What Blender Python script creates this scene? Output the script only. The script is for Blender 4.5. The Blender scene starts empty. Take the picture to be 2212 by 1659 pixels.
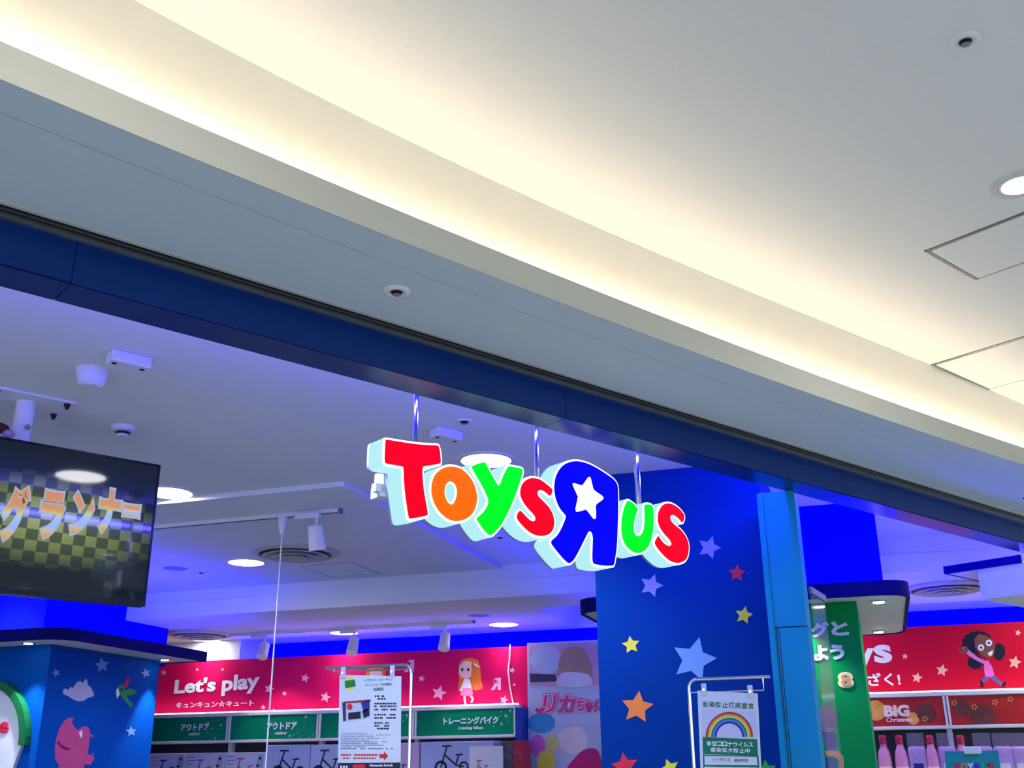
import bpy, bmesh, math, random
import numpy as np
from mathutils import Vector, Matrix
from mathutils.geometry import tessellate_polygon
random.seed(7)
SC = bpy.context.scene
COL = SC.collection

# ------------------------------------------------------------------ camera, world, exposure
FPX = 2285.25
YAW, PITCH, ROLL, CZ = math.radians(18.3), math.radians(20.35), math.radians(-0.4725), 1.6
_f = Vector((-math.sin(YAW)*math.cos(PITCH), math.cos(YAW)*math.cos(PITCH), math.sin(PITCH)))
_r = Vector((math.cos(YAW), math.sin(YAW), 0)); _u = _r.cross(_f)
CR = _r*math.cos(ROLL)+_u*math.sin(ROLL); CU = -_r*math.sin(ROLL)+_u*math.cos(ROLL)
cam = bpy.data.cameras.new('camera'); cam.sensor_fit = 'HORIZONTAL'; cam.sensor_width = 36
cam.lens = FPX/2212*36; cam.clip_start = 0.05; cam.clip_end = 200
camo = bpy.data.objects.new('camera', cam); COL.objects.link(camo)
M = Matrix((CR, CU, -_f)).transposed().to_4x4(); M.translation = (0, 0, CZ)
camo.matrix_world = M
SC.camera = camo
w = bpy.data.worlds.new('world'); SC.world = w; w.use_nodes = True
WORLD_STRENGTH = 1.42
bg = w.node_tree.nodes['Background']
bg.inputs['Color'].default_value = (0.77, 0.95, 1.03, 1); bg.inputs['Strength'].default_value = WORLD_STRENGTH
SC.view_settings.view_transform = 'Standard'; SC.view_settings.look = 'None'
SC.view_settings.gamma = 1; SC.view_settings.exposure = 0.22
SC.view_settings.use_curve_mapping = False
SC.cycles.max_bounces = 5; SC.cycles.diffuse_bounces = 3; SC.cycles.glossy_bounces = 3; SC.cycles.transmission_bounces = 2; SC.cycles.transparent_max_bounces = 6
SC.cycles.caustics_reflective = False; SC.cycles.caustics_refractive = False; SC.cycles.sample_clamp_indirect = 6.0
SC.cycles.use_adaptive_sampling = True; SC.cycles.adaptive_threshold = 0.04; SC.cycles.use_light_tree = False
# light levels
COVE_POWER = 19.0          # warm strip in the concourse cove
MALL_LAMP = 32.0           # concourse downlights (watt)
SHOP_LAMP, LOW_LAMP = 98.0, 17.0   # shop downlights, those on the lower ceiling (watt)
BLUE_BEAM, BLUE_CANOPY, BLUE_BACK = 120.0, 95.0, 95.0   # blue strips
RAIL_LAMP = 4.2
SPOT_W = 30.0              # track spotlights / canopy spots (watt)

# ------------------------------------------------------------------ geometry helpers
AL = math.radians(121.26)
D = Vector((-math.cos(AL), math.sin(AL), 0)); N = Vector((math.sin(AL), math.cos(AL), 0))   # along the shop front / towards the concourse
ZV = Vector((0, 0, 1))
def F(l, m, z): return D*l+N*m+ZV*z
def ray(x, y): return _f+CR*((x-1106)/FPX)+CU*((829.5-y)/FPX)
def P(x, y, z=None, s=None, t=None, m=None, l=None):
    d = ray(x, y)
    if z is not None: k = (z-CZ)/d.z
    elif s is not None: k = s/d.x
    elif t is not None: k = t/d.y
    elif m is not None: k = m/d.dot(N)
    else: k = l/d.dot(D)
    return Vector((0, 0, CZ))+d*k

class Surf:                                   # a flat face: origin, two axes in it, outward normal
    def __init__(s, o, U, V, W): s.o, s.U, s.V, s.W = Vector(o), Vector(U), Vector(V), Vector(W)
    def uv(s, x, y):
        d = ray(x, y); c = Vector((0, 0, CZ)); k = (s.o-c).dot(s.W)/d.dot(s.W)
        q = c+d*k-s.o; return (q.dot(s.U), q.dot(s.V))
    def at(s, u, v, w=0): return s.o+s.U*u+s.V*v+s.W*w

def lin(c):
    return tuple(((v/255)/12.92 if v/255 <= .04045 else ((v/255+.055)/1.055)**2.4) for v in c)
MATS = {}
def mat(name, rgb=(200, 200, 200), rough=.6, metal=0, em=None, es=0, noise=.05, scale=12, bump=0, trans=0, alpha=1, coat=0, spec=.25):
    if name in MATS: return MATS[name]
    m = bpy.data.materials.new(name); m.use_nodes = True; nt = m.node_tree; b = nt.nodes['Principled BSDF']
    c = lin(rgb)
    b.inputs['Roughness'].default_value = rough; b.inputs['Metallic'].default_value = metal
    b.inputs['Specular IOR Level'].default_value = spec
    b.inputs['Transmission Weight'].default_value = trans; b.inputs['Alpha'].default_value = alpha
    b.inputs['Coat Weight'].default_value = coat
    tc = nt.nodes.new('ShaderNodeTexCoord'); nz = nt.nodes.new('ShaderNodeTexNoise'); nz.inputs['Scale'].default_value = scale
    nz.inputs['Detail'].default_value = 3
    nt.links.new(tc.outputs['Object'], nz.inputs['Vector'])
    if noise:
        rp = nt.nodes.new('ShaderNodeValToRGB')
        rp.color_ramp.elements[0].position = .3; rp.color_ramp.elements[1].position = .7
        rp.color_ramp.elements[0].color = tuple(v*(1-noise) for v in c)+(1,)
        rp.color_ramp.elements[1].color = tuple(min(1, v*(1+noise)) for v in c)+(1,)
        nt.links.new(nz.outputs['Fac'], rp.inputs['Fac']); nt.links.new(rp.outputs['Color'], b.inputs['Base Color'])
    else: b.inputs['Base Color'].default_value = c+(1,)
    if bump:
        bp = nt.nodes.new('ShaderNodeBump'); bp.inputs['Strength'].default_value = bump; bp.inputs['Distance'].default_value = .002
        nt.links.new(nz.outputs['Fac'], bp.inputs['Height']); nt.links.new(bp.outputs['Normal'], b.inputs['Normal'])
    if em is not None:
        b.inputs['Emission Color'].default_value = tuple(em)+(1,); b.inputs['Emission Strength'].default_value = es
    MATS[name] = m; return m

def root_of(p):
    while p.parent: p = p.parent
    return p
def obj(name, verts, faces, material, parent=None, smooth=False, origin=None):
    verts = [Vector(v) for v in verts]
    if parent is not None: off = root_of(parent).location.copy()
    elif origin is not None: off = Vector(origin)
    else:
        xs = [v.x for v in verts]; ys = [v.y for v in verts]; zs = [v.z for v in verts]
        off = Vector(((min(xs)+max(xs))/2, (min(ys)+max(ys))/2, min(zs)))
    me = bpy.data.meshes.new(name); me.from_pydata([tuple(v-off) for v in verts], [], faces)
    bm = bmesh.new(); bm.from_mesh(me); bmesh.ops.recalc_face_normals(bm, faces=bm.faces); bm.to_mesh(me); bm.free()
    if smooth: me.shade_smooth() if smooth is True else me.shade_auto_smooth() if hasattr(me, 'shade_auto_smooth') else None
    for m_ in (material if isinstance(material, list) else [material]): me.materials.append(m_)
    o = bpy.data.objects.new(name, me); COL.objects.link(o)
    if parent is not None: o.parent = parent
    else: o.location = off
    return o
def tag(o, label=None, cat=None, group=None, kind=None):
    if label: o['label'] = label
    if cat: o['category'] = cat
    if group: o['group'] = group
    if kind: o['kind'] = kind
    return o
def thing(name, loc, label, cat, group=None, kind=None):
    o = bpy.data.objects.new(name, None); COL.objects.link(o); o.location = loc; o.empty_display_size = .1
    return tag(o, label, cat, group, kind)
def struct(o): o['kind'] = 'structure'; return o
def dup(root, loc, label=None, group=None):
    r = root.copy(); COL.objects.link(r); r.location = loc
    if label: r['label'] = label
    if group: r['group'] = group
    for ch in list(root.children):
        c = ch.copy(); COL.objects.link(c); c.parent = r
        for g in list(ch.children):
            q = g.copy(); COL.objects.link(q); q.parent = c
    return r
# raw shape builders -> (verts, faces)
def hexa(o, a, b, c):                          # box from corner o and three edge vectors
    o, a, b, c = Vector(o), Vector(a), Vector(b), Vector(c)
    v = [o, o+a, o+a+b, o+b, o+c, o+a+c, o+a+b+c, o+b+c]
    return v, [(0, 1, 2, 3), (4, 5, 6, 7), (0, 1, 5, 4), (1, 2, 6, 5), (2, 3, 7, 6), (3, 0, 4, 7)]
def bxs(x0, x1, y0, y1, z0, z1): return hexa((x0, y0, z0), (x1-x0, 0, 0), (0, y1-y0, 0), (0, 0, z1-z0))
def fbx(l0, l1, m0, m1, z0, z1): return hexa(F(l0, m0, z0), D*(l1-l0), N*(m1-m0), ZV*(z1-z0))
def join(*sh):
    V, Fc = [], []
    for v, f in sh:
        k = len(V); V += list(v); Fc += [tuple(i+k for i in q) for q in f]
    return V, Fc
def bevel(sh, r, seg=2):
    me = bpy.data.meshes.new('t'); me.from_pydata([tuple(v) for v in sh[0]], [], sh[1])
    bm = bmesh.new(); bm.from_mesh(me); bmesh.ops.recalc_face_normals(bm, faces=bm.faces)
    bmesh.ops.bevel(bm, geom=list(bm.edges), offset=r, segments=seg, affect='EDGES', profile=.5)
    v = [x.co.copy() for x in bm.verts]; bm.verts.index_update(); f = [tuple(q.index for q in fc.verts) for fc in bm.faces]
    bm.free(); bpy.data.meshes.remove(me); return v, f
def prism(S, loops, w0, w1):                   # loops[0] outline, others holes, in S's (u,v)
    V, Fc = [], []
    n = sum(len(L) for L in loops)
    flat = [p for L in loops for p in L]
    V = [S.at(u, v, w0) for u, v in flat]+[S.at(u, v, w1) for u, v in flat]
    tri = tessellate_polygon([[Vector((u, v, 0)) for u, v in L] for L in loops])
    for t in tri:
        Fc.append(tuple(i+n for i in t)); Fc.append(tuple(reversed(t)))
    k = 0
    for L in loops:
        for i in range(len(L)):
            j = (i+1) % len(L); Fc.append((k+i, k+j, n+k+j, n+k+i))
        k += len(L)
    return V, Fc
def spline(pts, sub=4):
    n = len(pts); out = []
    for i in range(n):
        p0, p1, p2, p3 = (Vector(pts[(i+k) % n]) for k in (-1, 0, 1, 2))
        for j in range(sub):
            t = j/sub
            q = .5*((2*p1)+(p2-p0)*t+(2*p0-5*p1+4*p2-p3)*t*t+(3*p1-p0-3*p2+p3)*t**3)
            out.append((q.x, q.y))
    return out
def area2(L): return sum(L[i][0]*L[(i+1) % len(L)][1]-L[(i+1) % len(L)][0]*L[i][1] for i in range(len(L)))/2
def offset(L, d):
    if area2(L) < 0: d = -d
    out = []; n = len(L)
    for i in range(n):
        a = Vector(L[(i-2) % n]); b = Vector(L[(i+2) % n]); t = (b-a)
        if t.length < 1e-9: t = Vector((1, 0))
        t.normalize(); out.append((L[i][0]+t.y*d, L[i][1]-t.x*d))
    return out
def ell(cx, cy, rx, ry=None, n=20, rot=0):
    ry = rx if ry is None else ry
    return [(cx+rx*math.cos(a)*math.cos(rot)-ry*math.sin(a)*math.sin(rot), cy+rx*math.cos(a)*math.sin(rot)+ry*math.sin(a)*math.cos(rot)) for a in (2*math.pi*i/n for i in range(n))]
def star(cx, cy, R, rot=0, k=.45, n=5):
    return [(cx+(R if i % 2 == 0 else R*k)*math.sin(rot+math.pi*i/n), cy+(R if i % 2 == 0 else R*k)*math.cos(rot+math.pi*i/n)) for i in range(2*n)]
def lathe(prof, n=24, c=(0, 0, 0), axis=ZV):   # prof (r,h)
    axis = Vector(axis).normalized(); x = axis.orthogonal().normalized(); y = axis.cross(x); c = Vector(c)
    V, Fc = [], []
    for r, h in prof:
        for i in range(n):
            a = 2*math.pi*i/n; V.append(c+axis*h+x*(r*math.cos(a))+y*(r*math.sin(a)))
    for k in range(len(prof)-1):
        for i in range(n):
            j = (i+1) % n; Fc.append((k*n+i, k*n+j, (k+1)*n+j, (k+1)*n+i))
    Fc.append(tuple(range(n))); Fc.append(tuple(range((len(prof)-1)*n, len(prof)*n)))
    return V, Fc
def tube(path, r, n=10):
    path = [Vector(p) for p in path]; V, Fc = [], []; x = None
    for i, p in enumerate(path):
        t = ((path[min(i+1, len(path)-1)]-path[max(i-1, 0)])).normalized()
        x = t.orthogonal().normalized() if x is None else (x-t*x.dot(t)).normalized()
        y = t.cross(x)
        for k in range(n):
            a = 2*math.pi*k/n; V.append(p+x*(r*math.cos(a))+y*(r*math.sin(a)))
    for i in range(len(path)-1):
        for k in range(n):
            j = (k+1) % n; Fc.append((i*n+k, i*n+j, (i+1)*n+j, (i+1)*n+k))
    Fc.append(tuple(range(n))); Fc.append(tuple(range((len(path)-1)*n, len(path)*n)))
    return V, Fc
TXT = {}
def text_shape(body, bold=0.0, shear=0):
    key = (body, bold, shear)
    if key in TXT: return TXT[key]
    cu = bpy.data.curves.new('t', 'FONT'); cu.body = body; cu.size = 1; cu.offset = bold; cu.shear = shear; cu.resolution_u = 3; cu.extrude = .5
    o = bpy.data.objects.new('t', cu); COL.objects.link(o)
    dg = bpy.context.evaluated_depsgraph_get(); dg.update(); me = bpy.data.meshes.new_from_object(o.evaluated_get(dg))
    v = [x.co.copy() for x in me.vertices]; f = [tuple(p.vertices) for p in me.polygons]
    bpy.data.objects.remove(o); bpy.data.curves.remove(cu); bpy.data.meshes.remove(me)
    x0 = min(q.x for q in v); x1 = max(q.x for q in v); y0 = min(q.y for q in v); y1 = max(q.y for q in v)
    TXT[key] = ([((q.x-x0)/(x1-x0), (q.y-y0)/(y1-y0), q.z) for q in v], f); return TXT[key]
def lettering(S, body, u0, u1, v0, v1, material, parent, w=.002, th=.003, bold=.015, name='lettering', shear=0, skew=0, mirror=False):
    v, f = text_shape(body, bold, shear)
    V = [S.at(u0+((1-a) if mirror else a)*(u1-u0), v0+b*(v1-v0)+skew*a, w+(c+.5)*th) for a, b, c in v]
    return obj(name, V, f, material, parent)
def lettering_px(S, body, xa, ya, xb, yb, material, parent, **k):   # pixel box: bottom-left to top-right, measured along the face
    u0, v0 = S.uv(xa, ya); u1, v1 = S.uv(xb, yb)
    return lettering(S, body, u0, u1, v0, v1, material, parent, **k)
def decal(S, loops, material, parent, name, w=.0, th=.002, px=False):
    if px: loops = [[S.uv(*q) for q in L] for L in loops]
    v, f = prism(S, loops, w, w+th); return obj(name, v, f, material, parent)
def ribbon_poly(pts, r):                       # thick stroke in 2D
    L, R = [], []
    for i, p in enumerate(pts):
        a = Vector(pts[max(i-1, 0)]); b = Vector(pts[min(i+1, len(pts)-1)]); t = (b-a).normalized(); n = Vector((-t.y, t.x))*r
        L.append((p[0]+n.x, p[1]+n.y)); R.append((p[0]-n.x, p[1]-n.y))
    return L+R[::-1]

# ------------------------------------------------------------------ materials
WHITE = mat('ceiling_paint', (226, 228, 228), .85, noise=.015, bump=.05, scale=60)
SOFF = mat('soffit_paint', (194, 210, 218), .7, noise=.015, bump=.04, scale=50)  # blue cast of strip lights and sky is mixed into this colour
CREAM = mat('cove_paint', (236, 230, 216), .8, noise=.015)
NAVY = mat('navy_laminate', (8, 45, 116), .28, noise=.04, scale=4)
NAVYC = mat('navy_edge_band', (6, 6, 84), .6, noise=.05, spec=.05)
BLUEGLOW = mat('strip_glow_blue', (4, 10, 225), .8, noise=.03, spec=.02)  # saturated glow of the blue strip lights, put into the colour
COLB = mat('column_blue', (0, 52, 138), .6, noise=.03, scale=3, spec=.05)
PILB = mat('pilaster_blue', (14, 132, 182), .5, noise=.04, scale=3, spec=.1)
SKYB = mat('display_blue', (0, 72, 166), .6, noise=.04, scale=3, spec=.05)
DARK = mat('dark_metal', (40, 40, 48), .5, .6)
ALU = mat('brushed_trim', (150, 152, 156), .4, .8, noise=.08)
CHROME = mat('chrome', (225, 225, 230), .12, 1, noise=.03)
PLAST = mat('white_plastic', (222, 222, 226), .5, noise=.02)
GREYP = mat('grey_plastic', (120, 122, 128), .6)
BLACK = mat('black_plastic', (14, 14, 18), .35)
WMET = mat('white_metal', (226, 224, 226), .45, noise=.03)
RED = mat('mural_red', (204, 14, 80), .6, noise=.10, scale=1.6, spec=.08)
RED2 = mat('mural_crimson', (205, 16, 44), .6, noise=.10, scale=1.6, spec=.08)
PINKP = mat('pink_print', (244, 170, 198), .6)
WPRINT = mat('white_print', (240, 236, 244), .6)
GREEN = mat('sign_green', (0, 134, 84), .6, noise=.08, scale=3, spec=.08)
GREEN2 = mat('wall_green', (0, 134, 66), .6, noise=.05, scale=2, spec=.08)
FLOORM = mat('floor_tile', (196, 196, 194), .35, noise=.06, scale=3)

# ------------------------------------------------------------------ setting
HB, HS, HI, HL, HC, ZLOW = 2.85, 2.98, 3.10, 3.07, 3.57, 2.855   # beam underside, soffit, shop ceiling, lip top, concourse ceiling, lower shop ceiling
L0, L1 = -4.0, 12.5
def cl(l, a, b): return min(max(l, a), b)
def m_edge(l):                                 # soffit edge: gently curved in plan
    q = cl(l, .2, 6); return np.polyval([-.00057, .0172, -.08426, -2.0747], q)
def m_riser(l):
    q = cl(l, .4, 6); return np.polyval([-.00425, .05378, -.19631, -2.29832], q)
def m_groove(l):
    q = cl(l, .2, 2.8); return np.polyval([.01601, -.08948, -2.19599], q)
LS = [L0+(L1-L0)*i/130 for i in range(131)]
def strip(name, sec, material, parent=None):   # sec(l) -> list of (m,z), closed section swept along the shop front
    V, Fc = [], []; n = None
    for l in LS:
        q = sec(l); n = len(q); V += [F(l, m, z) for m, z in q]
    for i in range(len(LS)-1):
        for k in range(n):
            j = (k+1) % n; Fc.append((i*n+k, i*n+j, (i+1)*n+j, (i+1)*n+k))
    Fc.append(tuple(range(n))); Fc.append(tuple(range((len(LS)-1)*n, len(LS)*n)))
    return obj(name, V, Fc, material, parent)
struct(obj('floor', *bxs(-9.2, 14, -12, 10.9, -.1, 0), FLOORM))
fa = F(-6, -2.8, 0); fb = F(14.4, -2.8, 0)
struct(obj('floor_shop', *prism(Surf((0, 0, 0), (1, 0, 0), (0, 1, 0), ZV), [[(fa.x, fa.y), (fb.x, fb.y), (-9.2, 10.9), (-9.2, fa.y)]], 0, .004), mat('shop_carpet', (112, 112, 118), .8, noise=.1, scale=40)))
# concourse ceiling and its cove
struct(strip('ceiling', lambda l: [(m_riser(l)-.06, HC), (7.0, HC), (7.0, HC+.1), (m_riser(l)-.06, HC+.1)], WHITE))
struct(strip('wall_cove', lambda l: [(m_riser(l)-.06, HS+.02), (m_riser(l), HS+.02), (m_riser(l), HC), (m_riser(l)-.06, HC)], CREAM))
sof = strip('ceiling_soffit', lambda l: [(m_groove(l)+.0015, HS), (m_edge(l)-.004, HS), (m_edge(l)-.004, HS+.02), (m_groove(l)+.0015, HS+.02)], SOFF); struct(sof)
strip('curved_lip', lambda l: [(m_edge(l)-.004, HS), (m_edge(l), HS), (m_edge(l), HL), (m_edge(l)-.02, HL), (m_edge(l)-.02, HS+.02), (m_edge(l)-.004, HS+.02)], mat('lip_bounce_tint', (200, 195, 182), .75, noise=.015), sof)  # warm bounce from the lit ceiling is put into the lip colour
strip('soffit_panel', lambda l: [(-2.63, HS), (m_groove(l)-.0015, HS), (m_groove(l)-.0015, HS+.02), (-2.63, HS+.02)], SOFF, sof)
strip('groove_backing', lambda l: [(m_groove(l)-.01, HS+.021), (m_groove(l)+.01, HS+.021), (m_groove(l)+.01, HS+.026), (m_groove(l)-.01, HS+.026)], DARK, sof)
LEDZ = 3.195
struct(strip('trim_5', lambda l: [(m_riser(l), LEDZ-.015), (m_riser(l)+.085, LEDZ-.015), (m_riser(l)+.085, LEDZ), (m_riser(l), LEDZ)], CREAM))
WARM = mat('warm_strip_light', (255, 240, 220), .5, em=(1, .81, .60), es=COVE_POWER)
led = tag(strip('cove_strip_light', lambda l: [(m_riser(l)+.05, LEDZ), (m_riser(l)+.075, LEDZ), (m_riser(l)+.075, LEDZ+.012), (m_riser(l)+.05, LEDZ+.012)], WARM), 'warm white strip light hidden behind the curved ceiling lip', 'strip light')
# shutter slot
sl = struct(obj('trim_1', *fbx(L0, L1, -2.72, -2.63, HS+.012, HS+.03), BLACK))
for a, b, z0, mt in ((-2.644, -2.628, HS-.002, mat('slot_trim_pale', (186, 188, 182), .5)), (-2.664, -2.655, HS+.004, DARK), (-2.676, -2.671, HS+.002, ALU), (-2.69, -2.682, HS+.006, DARK), (-2.7195, -2.704, HS-.003, ALU)):
    obj('slot_rail', *fbx(L0, L1, a, b, z0, HS+.013), mt, sl)
# beam over the shop front, clad in panels
beam = struct(obj('trim_2', *fbx(L0, L1, -2.855, -2.724, HB+.004, HI+.1), NAVY))
seams = [L0, -1.05, .765, 2.58, 4.395, 6.21, 8.025, 9.84, L1]
for a, b in zip(seams, seams[1:]):
    obj('cladding_panel', *fbx(a+.0015, b-.0015, -2.724, -2.72, HB, HS+.04), NAVY, beam)
    obj('underside_panel', *fbx(a+.0015, b-.0015, -2.857, -2.72, HB, HB+.004), NAVY, beam)
# shop ceilings
def lpt(m, t): l = (t-N.y*m)/D.y; return F(l, m, 0)
TD, TB = 7.55, 9.47                            # where the ceiling drops, and the back wall
a = F(-2.0, -2.856, 0); b = lpt(-2.856, TD)
SZ = Surf((0, 0, 0), (1, 0, 0), (0, 1, 0), ZV)
struct(obj('ceiling_shop', *prism(SZ, [[(a.x, a.y), (b.x, TD), (-9, TD), (-9, a.y)]], HI, HI+.1), WHITE))
struct(obj('ceiling_shop_step', *bxs(-9, -2.6, 4.965, TD, HI-.028, HI), WHITE))
c = lpt(-2.856, TB+.2)
COF = (-2.49, -.9, 8.13, 9.40)                 # raised coffer in the lower ceiling
lowc = struct(obj('ceiling_lower', *prism(SZ, [[(-9, TD), (b.x, TD), (c.x, TB+.2), (-9, TB+.2)], [(COF[0], COF[2]), (COF[0], COF[3]), (COF[1], COF[3]), (COF[1], COF[2])]], ZLOW, HI+.1), WHITE))
obj('coffer_lid', *bxs(COF[0]-.05, COF[1]+.05, COF[2]-.05, COF[3]+.05, HI+.1, HI+.12), WHITE, lowc)
obj('drop_fascia', *bxs(-9, 1.2, TD-.012, TD, ZLOW, 2.98), WHITE, lowc)
struct(obj('wall_back', *bxs(-9, c.x, TB, TB+.2, 0, ZLOW), BLUEGLOW))  # wall colour carries the glow of the blue strip
struct(obj('wall_side', *bxs(-9.2, -9, -2, TB+.2, 0, HI+.1), WHITE))
struct(obj('ceiling_bulkhead', *bxs(-7.0, -5.745, 9.02, TB, 2.66, ZLOW), WHITE))
# the boxed return at the far end of the shop front
ret = struct(obj('wall_return', *fbx(6.5, 7.6, -3.155, -2.86, 2.605, 2.79), mat('return_white', (225, 225, 230), .7)))
BLUE = mat('blue_strip_light_beam', (120, 120, 255), .5, em=(.06, .05, 1), es=BLUE_BEAM)
BLUEK = mat('blue_strip_light_canopy', (120, 120, 255), .5, em=(.012, .01, 1), es=BLUE_CANOPY)
BLUEW = mat('blue_strip_light_wall', (120, 120, 255), .5, em=(.012, .01, 1), es=BLUE_BACK)
tag(obj('beam_strip_light', *fbx(-1.5, 9.5, -2.875, -2.8575, HB+.10, HB+.112), BLUE), 'blue strip light behind the navy shopfront beam', 'strip light')

# ------------------------------------------------------------------ canopies and the units under them
def rrect(x0, x1, y0, y1, r, n=6, corners='1111'):
    out = []
    for (cx, cy, a0, k) in ((x1-r, y0+r, -90, 0), (x1-r, y1-r, 0, 1), (x0+r, y1-r, 90, 2), (x0+r, y0+r, 180, 3)):
        if corners[k] == '1':
            for i in range(n+1):
                a = math.radians(a0+90*i/n); out.append((cx+r*math.cos(a), cy+r*math.sin(a)))
        else: out.append(((x1, y0), (x1, y1), (x0, y1), (x0, y0))[k])
    return out
SPOTG = mat('canopy_spot_lens', (255, 250, 235), .4, em=(1, .9, .72), es=20); SPOTG.cycles.emission_sampling = 'NONE'
def canopy(name, x0, x1, y0, y1, r, corners, label, spots, shaft):
    t = thing(name, ((x0+x1)/2, (y0+y1)/2, 2.5), label, 'canopy')
    obj('edge_band', *prism(SZ, [rrect(x0, x1, y0, y1, r, corners=corners), rrect(x0+.02, x1-.02, y0+.02, y1-.02, r, corners=corners)], 2.5, 2.58), NAVYC, t)
    obj('underside_board', *prism(SZ, [rrect(x0+.02, x1-.02, y0+.02, y1-.02, r, corners=corners)], 2.505, 2.53), WMET, t)
    q = rrect(x0+.10, x1-.10, y0+.10, y1-.10, r, corners=corners); q2 = rrect(x0+.13, x1-.13, y0+.13, y1-.13, r, corners=corners)
    obj('blue_strip', *prism(SZ, [q, q2], 2.53, 2.545), BLUEK, t)
    if shaft: obj('blue_glow_shaft', *join(bxs(shaft[0], shaft[1], shaft[2], min(shaft[3], TD-.014), 2.53, HI-.028 if shaft[1] < -2.6 else HI), bxs(shaft[0], shaft[1], min(shaft[3], TD-.014), shaft[3], 2.53, ZLOW)), BLUEGLOW, t)  # shaft coloured as if flooded by the blue strip
    for sx, sy in spots:
        b_ = obj('spot_bezel', *lathe([(.045, 0), (.05, .004), (.05, .012)], 16, (sx, sy, 2.496)), CHROME, t)
        obj('spot_lens', *lathe([(.03, -.001), (.03, .004)], 14, (sx, sy, 2.494)), SPOTG, b_)
    return t
def spot_light(loc, tgt, watt, ang=70, col=(1, .93, .84), rad=.03, name='spot_beam'):
    d = bpy.data.lights.new(name, 'SPOT'); d.energy = watt; d.spot_size = math.radians(ang); d.spot_blend = .6; d.color = col; d.shadow_soft_size = rad
    o = bpy.data.objects.new(name, d); COL.objects.link(o); o.location = loc
    o.rotation_euler = (Vector(tgt)-Vector(loc)).to_track_quat('-Z', 'Y').to_euler(); return o
lc_spots = [(-5.60, 6.11), (-5.40, 7.40)]
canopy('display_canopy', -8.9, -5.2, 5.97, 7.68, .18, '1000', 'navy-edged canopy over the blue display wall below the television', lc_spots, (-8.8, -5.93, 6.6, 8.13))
cc_spots = [(.06, 6.32), (.05, 7.72), (-.42, 6.16), (-1.49, 6.22)]  # spot behind the jamb is unseen, added to brighten the green wall
canopy('display_canopy', -1.63, .225, 6.07, 7.92, .14, '1111', 'navy-edged canopy over the green wall, white underside with two downlights', cc_spots, (-1.35, .10, 6.42, 7.6))  # middle shaft is added to hold the blue glow above this canopy
# right-end canopy, set square to the shop front
t = thing('display_canopy', F(6.9, -3.1, 2.79), 'navy-edged canopy at the far right end of the shop front', 'canopy')
obj('edge_band', *fbx(6.48, 6.5, -3.345, -2.87, 2.79, 2.838), NAVYC, t)
obj('end_band', *fbx(6.48, 7.6, -3.365, -3.345, 2.79, 2.838), NAVYC, t)
obj('underside_board', *fbx(6.5, 7.6, -3.345, -2.87, 2.79, 2.80), WMET, t)
obj('blue_strip', *fbx(6.58, 6.61, -3.30, -2.9, 2.80, 2.815), BLUEK, t)

# left display unit
SIDE = Surf((-5.52, 0, 0), (0, 1, 0), ZV, (1, 0, 0))      # its side, facing the aisle
FRONT = Surf((0, 6.25, 0), (1, 0, 0), ZV, (0, -1, 0))
lu = thing('display_wall', (-7, 6.8, 0), 'blue display wall with star, cloud and pink creature graphics below television', 'display wall')
obj('wall_block', *bxs(-8.8, -5.52, 6.25, 7.5, 0, 2.505), SKYB, lu)
STB = mat('pale_blue_print', (112, 150, 214), .6); CLD = mat('cloud_print', (176, 170, 206), .6)
for x, y, R, ro in ((121, 1453, 9.5, .3), (220, 1437, 17, .1), (315, 1454, 11, .25), (283, 1580, 12, .05)):
    decal(SIDE, [[SIDE.uv(*q) for q in star(x, y, R, ro+math.pi, .46)]], STB, lu, 'star_decal')
decal(SIDE, [[(136, 1499), (137, 1489), (142, 1487), (147, 1491), (153, 1483), (156, 1488), (160, 1482), (166, 1474), (173, 1471), (177, 1475), (181, 1473), (184, 1466), (188, 1469), (189, 1479), (195, 1484), (199, 1491), (203, 1500), (200, 1505), (190, 1507), (180, 1514), (168, 1515), (158, 1511), (148, 1504)]], CLD, lu, 'cloud_decal', px=True)
bird = decal(SIDE, [[(255, 1482), (262, 1478), (268, 1484), (271, 1492), (280, 1487), (293, 1491), (294, 1498), (284, 1502), (274, 1501), (276, 1510), (288, 1520), (282, 1529), (274, 1519), (265, 1508), (258, 1498)]], mat('bird_green', (40, 140, 70), .6), lu, 'bird_decal', px=True)
decal(SIDE, [[(250, 1492), (254, 1485), (258, 1500), (252, 1509)]], WPRINT, bird, 'bird_beak', w=.002, px=True)
decal(SIDE, [[(265, 1482), (273, 1464), (278, 1462), (279, 1472), (273, 1486)]], mat('bird_red', (190, 40, 70), .6), bird, 'bird_crest', w=.002, px=True)
decal(SIDE, [ell(*SIDE.uv(262, 1490), .012, .012, 10)], BLACK, bird, 'bird_eye', w=.003)
pc = decal(SIDE, [[(119, 1640), (118, 1615), (121, 1595), (128, 1573), (138, 1558), (148, 1551), (159, 1550), (155, 1560), (162, 1573), (170, 1577), (176, 1570), (188, 1569), (194, 1577), (193, 1600), (189, 1628), (196, 1632), (200, 1626), (203, 1640), (195, 1652), (182, 1651), (178, 1680), (110, 1680), (128, 1655)]], mat('creature_pink', (196, 74, 128), .6), lu, 'creature_decal', px=True)
decal(SIDE, [[(170, 1582), (176, 1577), (177, 1588), (174, 1595)]], WPRINT, pc, 'creature_eye', w=.002, px=True)
decal(SIDE, [ribbon_poly([SIDE.uv(*q) for q in ((124, 1602), (131, 1611), (141, 1617), (150, 1618))], .008)], mat('creature_line', (110, 30, 70), .6), pc, 'creature_mouth', w=.002)
decal(SIDE, [[(193, 1583), (200, 1588), (204, 1590), (200, 1593), (193, 1590)]], mat('creature_pink', ()), pc, 'creature_ear', px=True)
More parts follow.
